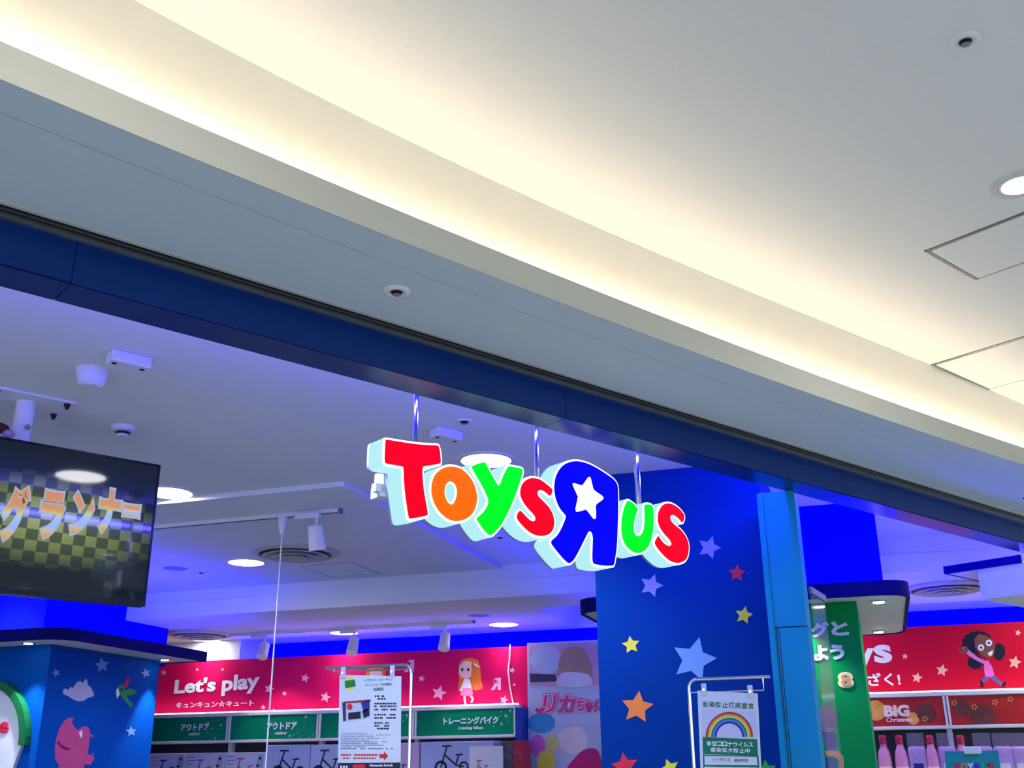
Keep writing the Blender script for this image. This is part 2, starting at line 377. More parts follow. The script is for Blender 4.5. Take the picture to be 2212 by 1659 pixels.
# arched sign on the unit's front
ar = thing('arched_sign', FRONT.at(-6.15, 2.0), 'white arched sign with green rim and red letter on the blue display wall', 'sign')
c0 = FRONT.uv(-30, 1612); ru = FRONT.uv(52, 1612)[0]-c0[0]; rv = FRONT.uv(-30, 1487)[1]-c0[1]
arc = [(c0[0]+ru*math.cos(a), c0[1]+rv*math.sin(a)) for a in (math.pi*i/24 for i in range(25))]
obj('panel', *prism(FRONT, [arc+[(c0[0]-ru, c0[1]-.35), (c0[0]+ru*.7, c0[1]-.35)]], .0, .03), mat('sign_white', (206, 208, 226), .5), ar)
arc2 = [(c0[0]+(ru+.055)*math.cos(a), c0[1]+(rv+.055)*math.sin(a)) for a in (math.pi*i/24 for i in range(25))]
obj('green_rim', *prism(FRONT, [arc2+arc[::-1]], .0, .06), mat('rim_green', (6, 92, 52), .5), ar)
lettering(FRONT, 'e', *(FRONT.uv(3, 1585)[0], FRONT.uv(25, 1585)[0]), FRONT.uv(15, 1585)[1], FRONT.uv(15, 1559)[1], mat('letter_pink', (226, 60, 110), .5), ar, w=.031, bold=.03, name='letter_outline')
lettering(FRONT, 'e', *(FRONT.uv(6, 1585)[0], FRONT.uv(22, 1585)[0]), FRONT.uv(15, 1582)[1], FRONT.uv(15, 1562)[1], mat('letter_red', (190, 10, 50), .5), ar, w=.035, bold=-.005, name='letter')

# ------------------------------------------------------------------ blue column with stars, and the jamb beside it
CS = Surf((0, 5.33, 0), (1, 0, 0), ZV, (0, -1, 0))
colo = struct(obj('wall_column', *bxs(-1.318, -.445, 5.33, 6.05, 0, HI), COLB)); colo['label'] = 'deep blue column face with scattered coloured stars'
LAV = mat('star_lavender', (132, 136, 214), .6); SBL = mat('star_light_blue', (112, 158, 226), .6)
SRD = mat('star_red', (214, 44, 70), .6); SYE = mat('star_yellow', (226, 216, 66), .6); SOR = mat('star_orange', (232, 130, 62), .6); SGR = mat('star_green', (60, 170, 76), .6)
for x, y, tx, ty, R, mt in ((1532, 1183, 1540, 1158, 26, LAV), (1592, 1238, 1593, 1220, 19, SRD), (1407, 1265, 1415, 1240, 26, LAV), (1607, 1329, 1611, 1309, 20, SYE), (1363, 1393, 1360, 1373, 20, SYE),
                            (1499, 1425, 1511, 1377, 50, SBL), (1377, 1528, 1381, 1492, 36, SOR), (1350, 1655, 1346, 1630, 30, SRD), (1447, 1660, 1440, 1642, 22, SYE), (1655, 1664, 1652, 1640, 24, SGR)):
    ro = math.atan2(tx-x, -(ty-y))
    decal(CS, [[CS.uv(a_, b_) for a_, b_ in [(x+q[0], y-q[1]) for q in star(0, 0, R, ro, .5)]]], mt, colo, 'star_decal')
jb = struct(obj('trim_3', *bxs(-.431, -.268, 5.0, 5.33, 0, 2.22), PILB)); jb['label'] = 'light blue shopfront jamb'
obj('upper_panel', *bxs(-.431, -.268, 4.998, 5.33, 2.224, HB-.002), PILB, jb)
obj('edge_strip', *bxs(-.437, -.412, 4.985, 5.0, 0, HB-.01), PILB, jb)
obj('guide_groove', *bxs(-.405, -.402, 4.9985, 5.0, 0, 2.22), DARK, jb)
obj('guide_groove', *bxs(-.395, -.392, 4.9985, 5.0, 0, 2.22), DARK, jb)
gp = struct(obj('window_1', *hexa((-.258, 5.34, 0), (.045, .30, 0), (.008, -.0012, 0), (0, 0, 2.42)), mat('glass_pane', (150, 170, 176), .1, trans=0, alpha=.22)))
obj('window_channel', *hexa((-.262, 5.335, 2.42), (.052, .315, 0), (.014, -.0024, 0), (0, 0, .03)), ALU, gp)

# ------------------------------------------------------------------ green display wall
GS = Surf((0, 6.27, 0), (1, 0, 0), ZV, (0, -1, 0))
gw = thing('display_wall', (-.7, 6.9, 0), 'green display wall with pale lettering and a grey cat graphic beside the blue jamb', 'display wall')
obj('wall_block', *bxs(-1.35, -.058, 6.27, 7.7, 0, 2.505), GREEN2, gw)
GRYP = mat('grey_print', (196, 206, 214), .6)
lettering_px(GS, 'グ', 1752, 1378, 1790, 1343, GRYP, gw, bold=.05)
lettering_px(GS, 'ン', 1722, 1378, 1750, 1343, GRYP, gw, bold=.05)
lettering_px(GS, 'と', 1797, 1374, 1831, 1341, GRYP, gw, bold=.05)
lettering_px(GS, 'よ', 1756, 1428, 1788, 1393, GRYP, gw, bold=.05)
lettering_px(GS, 'う', 1794, 1426, 1822, 1392, GRYP, gw, bold=.05)
lettering_px(GS, '8', 1811, 1487, 1842, 1451, mat('cream_print', (226, 222, 160), .6), gw, bold=.07, name='number_outline')
lettering_px(GS, '8', 1818, 1482, 1835, 1456, mat('tan_print', (214, 150, 90), .6), gw, bold=.0, name='number', w=.005)
cat = decal(GS, [[(1770, 1560), (1772, 1532), (1782, 1520), (1790, 1516), (1793, 1526), (1800, 1536), (1811, 1534), (1809, 1546), (1806, 1555), (1806, 1568), (1800, 1578), (1790, 1582), (1775, 1580)]], mat('cat_grey', (104, 92, 112), .6), gw, 'cat_decal', px=True)
decal(GS, [[(1778, 1582), (1800, 1580), (1806, 1600), (1804, 1618), (1786, 1622)]], mat('cat_purple', (92, 40, 140), .6), cat, 'cat_body', px=True)
decal(GS, [[(1782, 1622), (1810, 1622), (1822, 1634), (1824, 1670), (1814, 1670), (1812, 1642), (1800, 1634), (1786, 1634)]], mat('cat_orange', (214, 140, 80), .6), cat, 'cat_arm', px=True)
decal(GS, [[(1778, 1636), (1808, 1640), (1812, 1672), (1784, 1676)]], mat('book_blue', (40, 60, 120), .6), cat, 'book_cover', w=.001, px=True)

# ------------------------------------------------------------------ back wall: murals, shelving, header signs
MW = Surf((0, 9.0, 0), (1, 0, 0), ZV, (0, -1, 0))
ml = thing('wall_mural', (-4.9, 9.0, 1.9), 'magenta wall mural with Let\'s play lettering, stars and cartoon girls', 'mural')
obj('mural_board', *bxs(-7.2, -2.85, 9.0, 9.03, 1.9, 2.665), RED, ml)
mr = thing('wall_mural', (.8, 9.0, 1.9), 'crimson wall mural with a running dark-haired cartoon girl and stars', 'mural')
obj('mural_board', *bxs(-1.9, 1.5, 9.0, 9.03, 1.9, 2.675), RED2, mr)
lettering_px(MW, "Let's", 376, 1499, 468, 1464, WPRINT, ml, bold=.035, skew=.01)
lettering_px(MW, 'play', 478, 1504, 562, 1457, WPRINT, ml, bold=.035, skew=.02)
lettering_px(MW, 'キュンキュン☆キュート', 380, 1530, 549, 1511, WPRINT, ml, bold=.012)
for x, y, R in ((353.6, 1453, 7), (426, 1446.5, 4), (481, 1446, 4), (581.5, 1488, 11), (614.7, 1498, 6), (568.5, 1528, 6), (592, 1534, 4), (659, 1465, 10), (703, 1506, 12), (911, 1466, 8), (948.5, 1497, 17), (1106, 1448, 7), (1111, 1479, 4), (1088.7, 1512, 10)):
    decal(MW, [[MW.uv(x+q[0], y-q[1]) for q in star(0, 0, R, .25, .46)]], PINKP, ml, 'star_decal')
for x, y in ((884, 1438), (1071, 1477)):
    lettering_px(MW, 'R', x-11, y+14, x+11, y-13, PINKP, ml, bold=.06, mirror=True, name='reversed_letter')
    decal(MW, [[MW.uv(x-1+q[0], y-5-q[1]) for q in star(0, 0, 5, .2, .46)]], RED, ml, 'letter_star', w=.006)
SKIN = mat('skin_print', (240, 196, 176), .6); ORH = mat('orange_hair_print', (222, 112, 40), .6); SKIRT = mat('skirt_print', (244, 130, 170), .6)
hair = decal(MW, [[(993, 1430), (1002, 1423), (1018, 1421), (1032, 1426), (1037, 1440), (1039, 1465), (1043, 1487), (1030, 1492), (1020, 1489), (1005, 1488), (996, 1487), (989, 1492), (992, 1470), (990, 1445)]], ORH, ml, 'girl_hair', px=True)
decal(MW, [[(993, 1437), (1004, 1428), (1018, 1429), (1019, 1448), (1017, 1462), (1008, 1467), (997, 1464), (992, 1455)]], SKIN, hair, 'girl_face', w=.002, px=True)
for x in (999, 1012): decal(MW, [ell(*MW.uv(x, 1446.5), .011, .013, 10)], BLACK, hair, 'girl_eye', w=.004)
decal(MW, [[(1024, 1432), (1035, 1439), (1034, 1442), (1023, 1435)]], WPRINT, hair, 'hair_clip', w=.002, px=True)
decal(MW, [[(1003, 1467), (1014, 1467), (1017, 1475), (1019, 1487), (1003, 1487), (997, 1493), (992, 1494), (999, 1478)]], WPRINT, hair, 'girl_blouse', w=.002, px=True)
decal(MW, [[(1001, 1486), (1020, 1486), (1022, 1500), (1010, 1504), (994, 1502)]], SKIRT, hair, 'girl_skirt', w=.003, px=True)
decal(MW, [[(1001, 1504), (1006, 1504), (1007, 1518), (1010, 1523), (1004, 1524), (1001, 1510)]], SKIN, hair, 'girl_leg', px=True)
decal(MW, [[(1014, 1503), (1020, 1502), (1024, 1510), (1020, 1519), (1016, 1518), (1019, 1510)]], SKIN, hair, 'girl_leg', px=True)
h2 = decal(MW, [[(790, 1455), (793, 1445), (800, 1438), (815, 1435), (828, 1440), (833, 1450), (832, 1470), (790, 1470)]], ORH, ml, 'girl_hair', px=True)
decal(MW, [[(799, 1452), (806, 1446), (822, 1447), (827, 1455), (825, 1470), (800, 1470)]], SKIN, h2, 'girl_face', w=.002, px=True)
# right mural
lettering_px(MW, 'y', 1850, 1451, 1888, 1400, WPRINT, mr, bold=.035)
lettering_px(MW, 's', 1890, 1433, 1924, 1392, WPRINT, mr, bold=.035)
lettering_px(MW, 'ざく!', 1876, 1483, 1943, 1452, WPRINT, mr, bold=.03)
CRST = mat('cream_star_print', (250, 190, 150), .6)
for x, y, R in ((1955, 1418, 7), (2035, 1448, 14), (1981, 1464, 12), (2199, 1367, 7), (2192, 1431, 15)):
    decal(MW, [[MW.uv(x+q[0], y-q[1]) for q in star(0, 0, R, .2, .48)]], CRST, mr, 'star_decal')
BHAIR = mat('black_hair_print', (22, 20, 34), .6); BSKIN = mat('brown_skin_print', (128, 74, 52), .6)
def scallop(cx, cy, rx, ry, n=14, k=.10):
    return [(cx+rx*(1+k*(i % 2))*math.cos(2*math.pi*i/(2*n)), cy+ry*(1+k*(i % 2))*math.sin(2*math.pi*i/(2*n))) for i in range(2*n)]
h3 = decal(MW, [scallop(2112, 1388, 32, 24)], BHAIR, mr, 'girl_hair', px=True)
decal(MW, [scallop(2107, 1430, 16, 15, 10)], BHAIR, h3, 'hair_bunch', px=True)
decal(MW, [scallop(2158, 1408, 13, 18, 10)], BHAIR, h3, 'hair_bunch', px=True)
decal(MW, [[(2105, 1380), (2114, 1370), (2128, 1372), (2146, 1382), (2150, 1398), (2147, 1415), (2138, 1422), (2128, 1420), (2114, 1410), (2106, 1397)]], BSKIN, h3, 'girl_face', w=.003, px=True)
for x, y in ((2119, 1399), (2136, 1389)):
    decal(MW, [[MW.uv(*q) for q in ell(x, y, 7, 7, 14)]], WPRINT, h3, 'girl_eye', w=.005)
    decal(MW, [[MW.uv(*q) for q in ell(x, y, 3, 3, 10)]], mat('iris_purple', (90, 40, 130), .6), h3, 'girl_pupil', w=.007)
decal(MW, [[(2133, 1411), (2145, 1404), (2143, 1415), (2137, 1418)]], WPRINT, h3, 'girl_mouth', w=.005, px=True)
decal(MW, [[(2078, 1400), (2086, 1397), (2096, 1407), (2112, 1420), (2130, 1428), (2124, 1434), (2104, 1424), (2090, 1414)]], mat('sleeve_print', (216, 120, 190), .6), h3, 'girl_arm', w=.001, px=True)
decal(MW, [[(2068, 1403), (2079, 1403), (2088, 1396), (2092, 1404), (2088, 1412), (2072, 1412)]], BSKIN, h3, 'girl_hand', w=.002, px=True)
decal(MW, [[(2126, 1430), (2134, 1426), (2143, 1440), (2148, 1458), (2142, 1462), (2128, 1461), (2126, 1450)]], mat('vest_print', (244, 110, 196), .6), h3, 'girl_top', w=.002, px=True)
decal(MW, [[(2128, 1460), (2148, 1458), (2158, 1468), (2166, 1476), (2162, 1482), (2146, 1470), (2138, 1464), (2130, 1472), (2122, 1474), (2121, 1468)]], mat('trouser_print', (90, 96, 150), .6), h3, 'girl_trousers', w=.001, px=True)
decal(MW, [[(2117, 1470), (2122, 1468), (2125, 1484), (2119, 1486)]], BHAIR, h3, 'girl_shoe', px=True)
decal(MW, [[(2163, 1480), (2172, 1471), (2174, 1476), (2168, 1486)]], BHAIR, h3, 'girl_shoe', px=True)

# blue strips on the mural tops
tag(obj('mural_strip_light', *bxs(-5.7, -2.0, 9.20, 9.23, 2.62, 2.635), BLUEW), 'blue strip light behind the top of the magenta mural', 'strip light')
obj('backing_ledge', *bxs(-7.2, -1.95, 9.03, 9.30, 2.60, 2.62), NAVYC, ml)
tag(obj('mural_strip_light', *bxs(-1.8, 1.45, 9.20, 9.23, 2.62, 2.635), BLUEW), 'blue strip light behind the top of the crimson mural', 'strip light')
obj('backing_ledge', *bxs(-1.9, 1.5, 9.03, 9.30, 2.60, 2.62), NAVYC, mr)

# gondola shelving under the murals
RAILL = mat('rail_strip_light', (255, 245, 235), .4, em=(1, .86, .78), es=RAIL_LAMP)
BACKP = mat('shelf_back', (52, 50, 62), .6)
def gondola(x0, nb, label, end=None):
    t = thing('shelving_unit', (x0+nb*.463, 8.7, 0), label, 'shelving')
    x1 = x0+nb*.9265
    obj('back_panel', *bxs(x0, x1, 8.96, 8.995, 0, 1.92), BACKP, t)
    obj('plinth', *bxs(x0, x1, 8.35, 8.96, 0, .15), WMET, t)
    for i in range(nb+1):
        obj('upright', *bxs(x0+i*.9265-.018, x0+i*.9265+.018, 8.90, 8.96, .15, 2.17), WMET, t)
    for z in (.6, 1.38):
        for i in range(nb):
            obj('shelf_board', *bxs(x0+i*.9265+.02, x0+(i+1)*.9265-.02, 8.42, 8.96, z, z+.03), WMET, t)
    obj('top_rail', *bevel(bxs(x0, x1, 8.845, 8.985, 2.140, 2.172), .006), WMET, t)
    obj('rail_light', *bxs(x0, x1, 8.90, 8.925, 2.173, 2.184), RAILL, t)
    obj('lower_rail', *bevel(bxs(x0, x1, 8.82, 8.90, 1.905, 1.930), .005), WMET, t)
    return t
SHX = -6.6216
gondola(SHX-.9265, 5, 'white shelving unit under the magenta mural stocked with bike boxes')
gondola(-1.383, 3, 'white shelving unit under the crimson mural stocked with pink bottles')
HS_ = Surf((0, 8.86, 0), (1, 0, 0), ZV, (0, -1, 0))
def header(x0, jp, en, label, jb, eb):
    t = thing('header_sign', (x0+.463, 8.87, 1.93), label, 'sign', 'green header signs on the shelving')
    obj('panel', *bxs(x0+.02, x0+.9065, 8.86, 8.875, 1.932, 2.138), GREEN, t)
    fr_ = [(x0+.004, x0+.02), (x0+.9065, x0+.9225)]
    for a_, b_ in fr_: obj('frame_post', *bxs(a_, b_, 8.845, 8.885, 1.931, 2.139), WMET, t)
    if jp: lettering_px(HS_, jp, *jb, WPRINT, t, bold=.045)
    if en: lettering_px(HS_, en, *eb, WPRINT, t, bold=.03)
    rr = random.Random(int(x0*100))
    for i in range(12):
        u = x0+.62+rr.random()*.27; v = 1.945+rr.random()*.185
        R = .016 if i < 3 else .007
        decal(HS_, [star(u, v, R, .3, .5)], mat('green_star_print', (150, 210, 180), .6), t, 'star_decal', th=.0015)
    return t
header(SHX-.9265+.001, None, None, 'green shelf header sign mostly hidden behind the blue display wall', None, None)
header(SHX, 'アウトドア', 'outdoor', 'green outdoor header sign next to the blue display wall', (390, 1579, 453, 1562), (407, 1589, 433, 1581))
header(SHX+.9265, 'アウトドア', 'outdoor', 'green outdoor header sign crossed by the hanging cable', (576, 1577, 642, 1559), (594, 1587, 621, 1579))
header(SHX+.9265*2, None, None, 'green shelf header sign half hidden by the white notice', None, None)
header(SHX+.9265*3, 'トレーニングバイク', 'training bikes', 'green training bikes header sign beside the doll banner', (958, 1566, 1077, 1547), (989, 1578, 1044, 1568))
# christmas headers
XM = mat('christmas_red', (176, 30, 26), .5, noise=.35, scale=5); GOLD = mat('gold_print', (236, 160, 70), .6, noise=.25, scale=9); BRN = mat('bauble_brown', (104, 52, 40), .5, noise=.25, scale=14); PALE = mat('pale_print', (250, 214, 196), .6)
def xheader(x0, label, lp):
    t = thing('header_sign', (x0+.463, 8.87, 1.93), label, 'sign', 'Christmas header signs on the shelving')
    obj('panel', *bxs(x0+.02, x0+.9065, 8.86, 8.875, 1.932, 2.138), XM, t)
    for a_, b_ in ((x0+.004, x0+.02), (x0+.9065, x0+.9225)): obj('frame_post', *bxs(a_, b_, 8.845, 8.885, 1.931, 2.139), WMET, t)
    for u, v, R, mm in lp: decal(HS_, [ell(x0+u, v, R, R, 22)], mm, t, 'bauble_decal', th=.0012)
    return t
x1 = xheader(-1.383+.9265, 'red and gold BIG Christmas header sign beside the green wall', [(.42, 2.05, .075, GOLD), (.68, 1.985, .045, GOLD), (.78, 2.02, .07, BRN)])
lettering_px(HS_, 'BIG', 1911, 1549, 1963, 1522, PALE, x1, bold=.06)
lettering_px(HS_, 'Christmas', 1915, 1560, 1971, 1549, WPRINT, x1, bold=.02, w=.004)
x2 = xheader(-1.383+.9265*2, 'red and brown Christmas header sign with two baubles at the far end', [(.10, 2.05, .06, BRN), (.24, 1.99, .085, BRN), (.62, 2.06, .07, GOLD)])
for tt, x, y in ((x1, 1893, 1518), (x1, 2061, 1518), (x1, 1998, 1553), (x2, 2105, 1527), (x2, 2149, 1517), (x2, 2182, 1510)):
    a_ = star(0, 0, 8, .3, .5); b_ = star(0, 0, 5, .3, .5)
    decal(HS_, [[HS_.uv(x+q[0], y-q[1]) for q in a_], [HS_.uv(x+q[0], y-q[1]) for q in b_]], GOLD, tt, 'star_decal', th=.0025)
xheader(-1.383, 'red Christmas header sign hidden behind the green display wall', [(.5, 2.04, .07, GOLD)])

# doll-shop banner: plain coloured shapes and its lettering
bn = thing('hanging_banner', (-2.45, 8.95, .3), 'tall pale banner with pink lettering and balloon shapes beside the magenta mural', 'banner')
obj('sheet', *bxs(-2.842, -1.97, 8.95, 8.96, .3, 2.683), mat('banner_white', (196, 200, 226), .6, noise=.04), bn)
BN = Surf((0, 8.95, 0), (1, 0, 0), ZV, (0, -1, 0))
def bd(L, c, nm, w=.001): return decal(BN, [L], mat('banner_%s' % nm, c, .6, noise=.08, scale=6), bn, 'print_shape', w=w, px=True)
bd([(1143, 1391), (1292, 1388), (1296, 1480), (1144, 1482)], (206, 158, 186), 'rose')
bd(ell(1180, 1425, 34, 32, 24)[:], (186, 194, 226), 'cream', .003)
bd([(1144, 1455), (1200, 1457), (1204, 1472), (1146, 1474)], (62, 58, 80), 'dark', .004)
bd(spline([(1205, 1470), (1210, 1420), (1222, 1402), (1250, 1398), (1268, 1412), (1280, 1450), (1270, 1478), (1230, 1481)], 3), (176, 142, 112), 'tan', .005)
bd(spline([(1206, 1482), (1212, 1456), (1240, 1452), (1272, 1458), (1276, 1482)], 3), (226, 214, 232), 'white2', .007)
bd([(1143, 1564), (1296, 1563), (1300, 1664), (1146, 1664)], (188, 190, 214), 'lilac')
bd(ell(1170, 1562, 30, 22, 20), (60, 150, 204), 'sky', .002)
bd(ell(1162, 1610, 17, 24, 20), (212, 104, 186), 'balloon_pink', .004)
bd(ell(1193, 1606, 15, 20, 20), (210, 196, 120), 'balloon_straw', .003)
bd(ell(1180, 1645, 20, 25, 20), (232, 212, 70), 'balloon_yellow', .006)
bd(ell(1238, 1598, 32, 30, 22), (226, 208, 208), 'balloon_cream', .003)
bd(spline([(1228, 1664), (1240, 1640), (1262, 1620), (1288, 1618), (1299, 1640), (1299, 1664)], 3), (190, 30, 90), 'balloon_red', .006)
LPK = mat('letter_pink_print', (236, 50, 120), .5); LWH = mat('letter_white_print', (246, 236, 250), .5)
for ch, xa, xb, ya, yb in (('リ', 1174, 1204, 1542, 1500), ('カ', 1205, 1243, 1541, 1501), ('ち', 1246, 1264, 1536, 1511), ('ゃ', 1265, 1280, 1536, 1514), ('ん', 1280, 1298, 1536, 1512)):
    lettering_px(BN, ch, xa-4, ya+4, xb+4, yb-4, LPK, bn, bold=.13, w=.002, shear=.15, name='lettering_outline', th=.002)
    lettering_px(BN, ch, xa-2, ya+2, xb+2, yb-2, LWH, bn, bold=.09, w=.006, shear=.15, name='lettering_outline', th=.002)
    lettering_px(BN, ch, xa, ya, xb, yb, LPK, bn, bold=.035, w=.010, shear=.15, th=.002)
decal(BN, [[(1156, 1534), (1160, 1528), (1166, 1533), (1171, 1528), (1173, 1535), (1164, 1545)]], LPK, bn, 'heart_print', w=.004, px=True)
post = struct(obj('trim_4', *bxs(-2.906, -2.848, 8.80, 8.998, 0, 2.14), mat('post_blue', (22, 52, 150), .5)))

# ------------------------------------------------------------------ stock on the shelves
BX = mat('carton_white', (214, 212, 226), .6, noise=.05); BXL = mat('carton_lilac', (176, 182, 222), .6, noise=.06, scale=4); BXG = mat('carton_pink', (214, 170, 206), .6, noise=.06)
INK = mat('ink_dark', (34, 36, 52), .6); INKB = mat('ink_blue', (40, 52, 120), .6); INKR = mat('ink_pink', (190, 90, 120), .6); INKG = mat('ink_grey', (120, 122, 150), .6)
SHZ = 1.41
def bike(S, u, v, k, ink, parent):
    g = decal(S, [ell(u-.10*k, v, .055*k, n=22), ell(u-.10*k, v, .035*k, n=22)], ink, parent, 'bike_print', th=.001)
    decal(S, [ell(u+.10*k, v+.005*k, .042*k, n=22), ell(u+.10*k, v+.005*k, .027*k, n=22)], ink, g, 'wheel_print', th=.001)
    for pts in (((-.10, 0), (-.055, .14), (-.05, .16)), ((-.07, .10), (.03, .02), (.10, .005)), ((.03, .02), (.055, .09)), ((-.09, .165), (-.01, .165)), ((.03, .095), (.09, .10))):
        decal(S, [ribbon_poly([(u+a_*k, v+b_*k) for a_, b_ in pts], .0065*k)], ink, g, 'frame_print', th=.001)
def carton(xa, xb, ytop, m_, t_, label, ink, k, uu, vv, bars=True, grp='training bike cartons'):
    a_ = P(xa, ytop, t=t_); b_ = P(xb, ytop, t=t_)
    o = thing('bike_carton', ((a_.x+b_.x)/2, t_+.1, SHZ), label, 'box', grp)
    obj('carton', *bevel(bxs(a_.x+.004, b_.x-.004, t_, t_+.2, SHZ, a_.z), .003, 1), m_, o)
    S = Surf((0, t_, 0), (1, 0, 0), ZV, (0, -1, 0))
    cx = (a_.x+b_.x)/2; wd = b_.x-a_.x
    bike(S, cx+uu*wd, a_.z+vv, k, ink, o)
    if bars:
        for i in range(3): decal(S, [[(a_.x+.03*wd+.01, a_.z-.03-.03*i), (a_.x+(.22+.05*(i % 2))*wd, a_.z-.03-.03*i), (a_.x+(.22+.05*(i % 2))*wd, a_.z-.036-.03*i), (a_.x+.03*wd+.01, a_.z-.036-.03*i)]], INKG, o, 'print_bar', th=.001)
        decal(S, [[(b_.x-.07, a_.z-.02), (b_.x-.02, a_.z-.02), (b_.x-.02, SHZ+.02), (b_.x-.12, SHZ+.02)]], mat('carton_shade', (178, 176, 196), .6), o, 'print_band', th=.0008)
        for i in range(3): decal(S, [ell(b_.x-.05-.02*i, a_.z-.05-.06*i, .014, .012, 10)], INK, o, 'print_dot', w=.001, th=.001)
    return o
carton(322, 402, 1628, BX, 8.5, 'white bike carton next to the blue display wall, blue bike print', INKB, .85, .02, -.20)
carton(402, 487, 1627, BX, 8.5, 'white bike carton second from the blue display wall, pink bike print', INKR, .85, .0, -.20)
carton(487, 574, 1626, BX, 8.5, 'white bike carton third from the blue display wall, dark bike print', INKR, .9, .0, -.20)
carton(574, 671, 1610, BXL, 8.5, 'tall lilac carton with dark balance bike print behind the hanging cable', INK, 1.05, .05, -.22, False)
carton(671, 762, 1609, BXL, 8.5, 'tall lilac carton with bike print half behind the white notice', INK, 1.05, -.02, -.22, False)
carton(800, 907, 1606, BXG, 8.5, 'pinkish carton behind the notice stand pole', INK, .7, .10, -.24, False)
carton(908, 1068, 1603, BXL, 8.5, 'wide lilac carton with grey bike print under the training bikes sign', INK, 1.0, -.06, -.20, False)
o = carton(1080, 1108, 1602, mat('carton_olive', (86, 84, 80), .6, noise=.3, scale=30), 8.5, 'narrow dark carton between the white flyer and the red carton', INKG, .25, 0, -.12, False)
o = carton(1106, 1131, 1600, mat('carton_red', (170, 40, 56), .6, noise=.15, scale=20), 8.5, 'narrow red carton at the end of the shelf by the banner', INKR, .22, 0, -.10, False)
a_ = P(1014, 1612, t=8.42); b_ = P(1086, 1612, t=8.42)
fl = thing('flyer', ((a_.x+b_.x)/2, 8.42, SHZ), 'white flyer with small scooter print leaning on the lilac carton', 'flyer')
obj('sheet', *hexa((a_.x, 8.44, SHZ), (b_.x-a_.x, 0, 0), (0, .004, 0), (0, -.02, a_.z-SHZ)), mat('flyer_white', (236, 228, 232), .6), fl)
bike(Surf((0, 8.419, 0), (1, 0, 0), ZV, (0, -1, 0)), (a_.x+b_.x)/2-.03, a_.z-.20, .55, INKR, fl)
# pink bottles
PK = mat('bottle_pink', (236, 150, 190), .3, noise=.12, scale=14); PK2 = mat('bottle_lilac', (190, 150, 210), .3, noise=.15, scale=14); CAP = mat('cap_red', (190, 40, 70), .4); LBL = mat('bottle_label', (250, 226, 236), .5, noise=.1, scale=25); FILM = mat('clear_film', (210, 190, 230), .1, alpha=.15)
for i, (x, pk, kind, lab) in enumerate(((1905, PK, 0, 'first pink bottle from the green wall, red cap'), (1941, PK, 0, 'second pink bottle from the green wall, red cap'), (1975, PK2, 1, 'lilac film bag third from the green wall, dark blue panel'), (2007, PK, 0, 'fourth bottle from the green wall, pink with pale shoulder'), (2040, PK2, 1, 'lilac film bag fifth from the green wall'), (2073, PK, 0, 'pink bottle behind the teal basket sign'), (2118, PK2, 1, 'wide lilac film bag behind the teal sign clip'), (2160, PK2, 1, 'lilac film bag just beyond the teal basket sign'), (2197, PK2, 1, 'last lilac film bag at the picture edge'))):
    p = P(x, 1588 if kind == 0 else 1583, t=8.6); h = p.z-SHZ
    o = thing('toy_bottle' if kind == 0 else 'toy_bag', (p.x, 8.6, SHZ), lab, 'bottle' if kind == 0 else 'bag', 'pink bottles and bags on the shelf')
    if kind == 0:
        obj('bottle_body', *lathe([(.042, 0), (.047, .02), (.047, h*.62), (.04, h*.74), (.024, h*.82), (.024, h*.86)], 18, (p.x, 8.6, SHZ)), pk, o, smooth=True)
        obj('cap', *lathe([(.027, h*.86), (.027, h*.97), (.02, h)], 16, (p.x, 8.6, SHZ)), CAP, o)
        obj('label_band', *lathe([(.0474, h*.2), (.048, h*.22), (.048, h*.5), (.0474, h*.52)], 18, (p.x, 8.6, SHZ)), LBL, o)
    else:
        wv = .062
        obj('bag_body', *bevel(hexa((p.x-wv, 8.57, SHZ), (2*wv, 0, 0), (0, .07, 0), (0, 0, h*.8)), .02, 2), pk, o, smooth=True)
        obj('film_top', *hexa((p.x-wv*.95, 8.60, SHZ+h*.78), (2*wv*.95, 0, 0), (0, .006, 0), (0, 0, h*.22)), FILM, o)
        obj('label_panel', *bxs(p.x-wv*.55, p.x+wv*.55, 8.566, 8.571, SHZ+h*.1, SHZ+h*.55), INKB if i == 2 else LBL, o)
# teal basket sign, clipped to the shelf edge
TS = Surf((0, 7.6, 0), (1, 0, 0), ZV, (0, -1, 0))
q = [TS.uv(*v) for v in ((2040, 1623), (2156, 1621), (2166, 1700), (2046, 1704))]
ts = thing('clip_sign', TS.at(q[2][0]-.15, 0), 'teal sign with multicoloured letters clipped above a stand before the pink bottles', 'sign')
obj('sign_board', *prism(TS, [q], 0, .006), mat('sign_teal', (20, 140, 150), .5, noise=.08), ts)
u0, v0 = TS.uv(2100, 1620)
obj('clip', *bevel(bxs(u0-.05, u0+.05, 7.57, 7.61, v0-.025, v0+.02), .006), PLAST, ts)
obj('sign_pole', *tube([(u0, 7.61, 0), (u0, 7.61, v0)], .012), CHROME, ts)
obj('sign_foot', *lathe([(.17, 0), (.17, .012), (.03, .02)], 24, (u0, 7.61, 0)), CHROME, ts)
for ch, x, c_ in (('T', 2068, (210, 30, 60)), ('O', 2082, (236, 130, 60)), ('Y', 2096, (230, 220, 240)), ('R', 2112, (30, 50, 190)), ('U', 2128, (60, 180, 80)), ('S', 2140, (210, 30, 60))):
    lettering_px(TS, ch, x-6, 1664, x+7, 1648, mat('clip_letter_%s' % ch, c_, .5), ts, w=.006, bold=.05, name='letter')

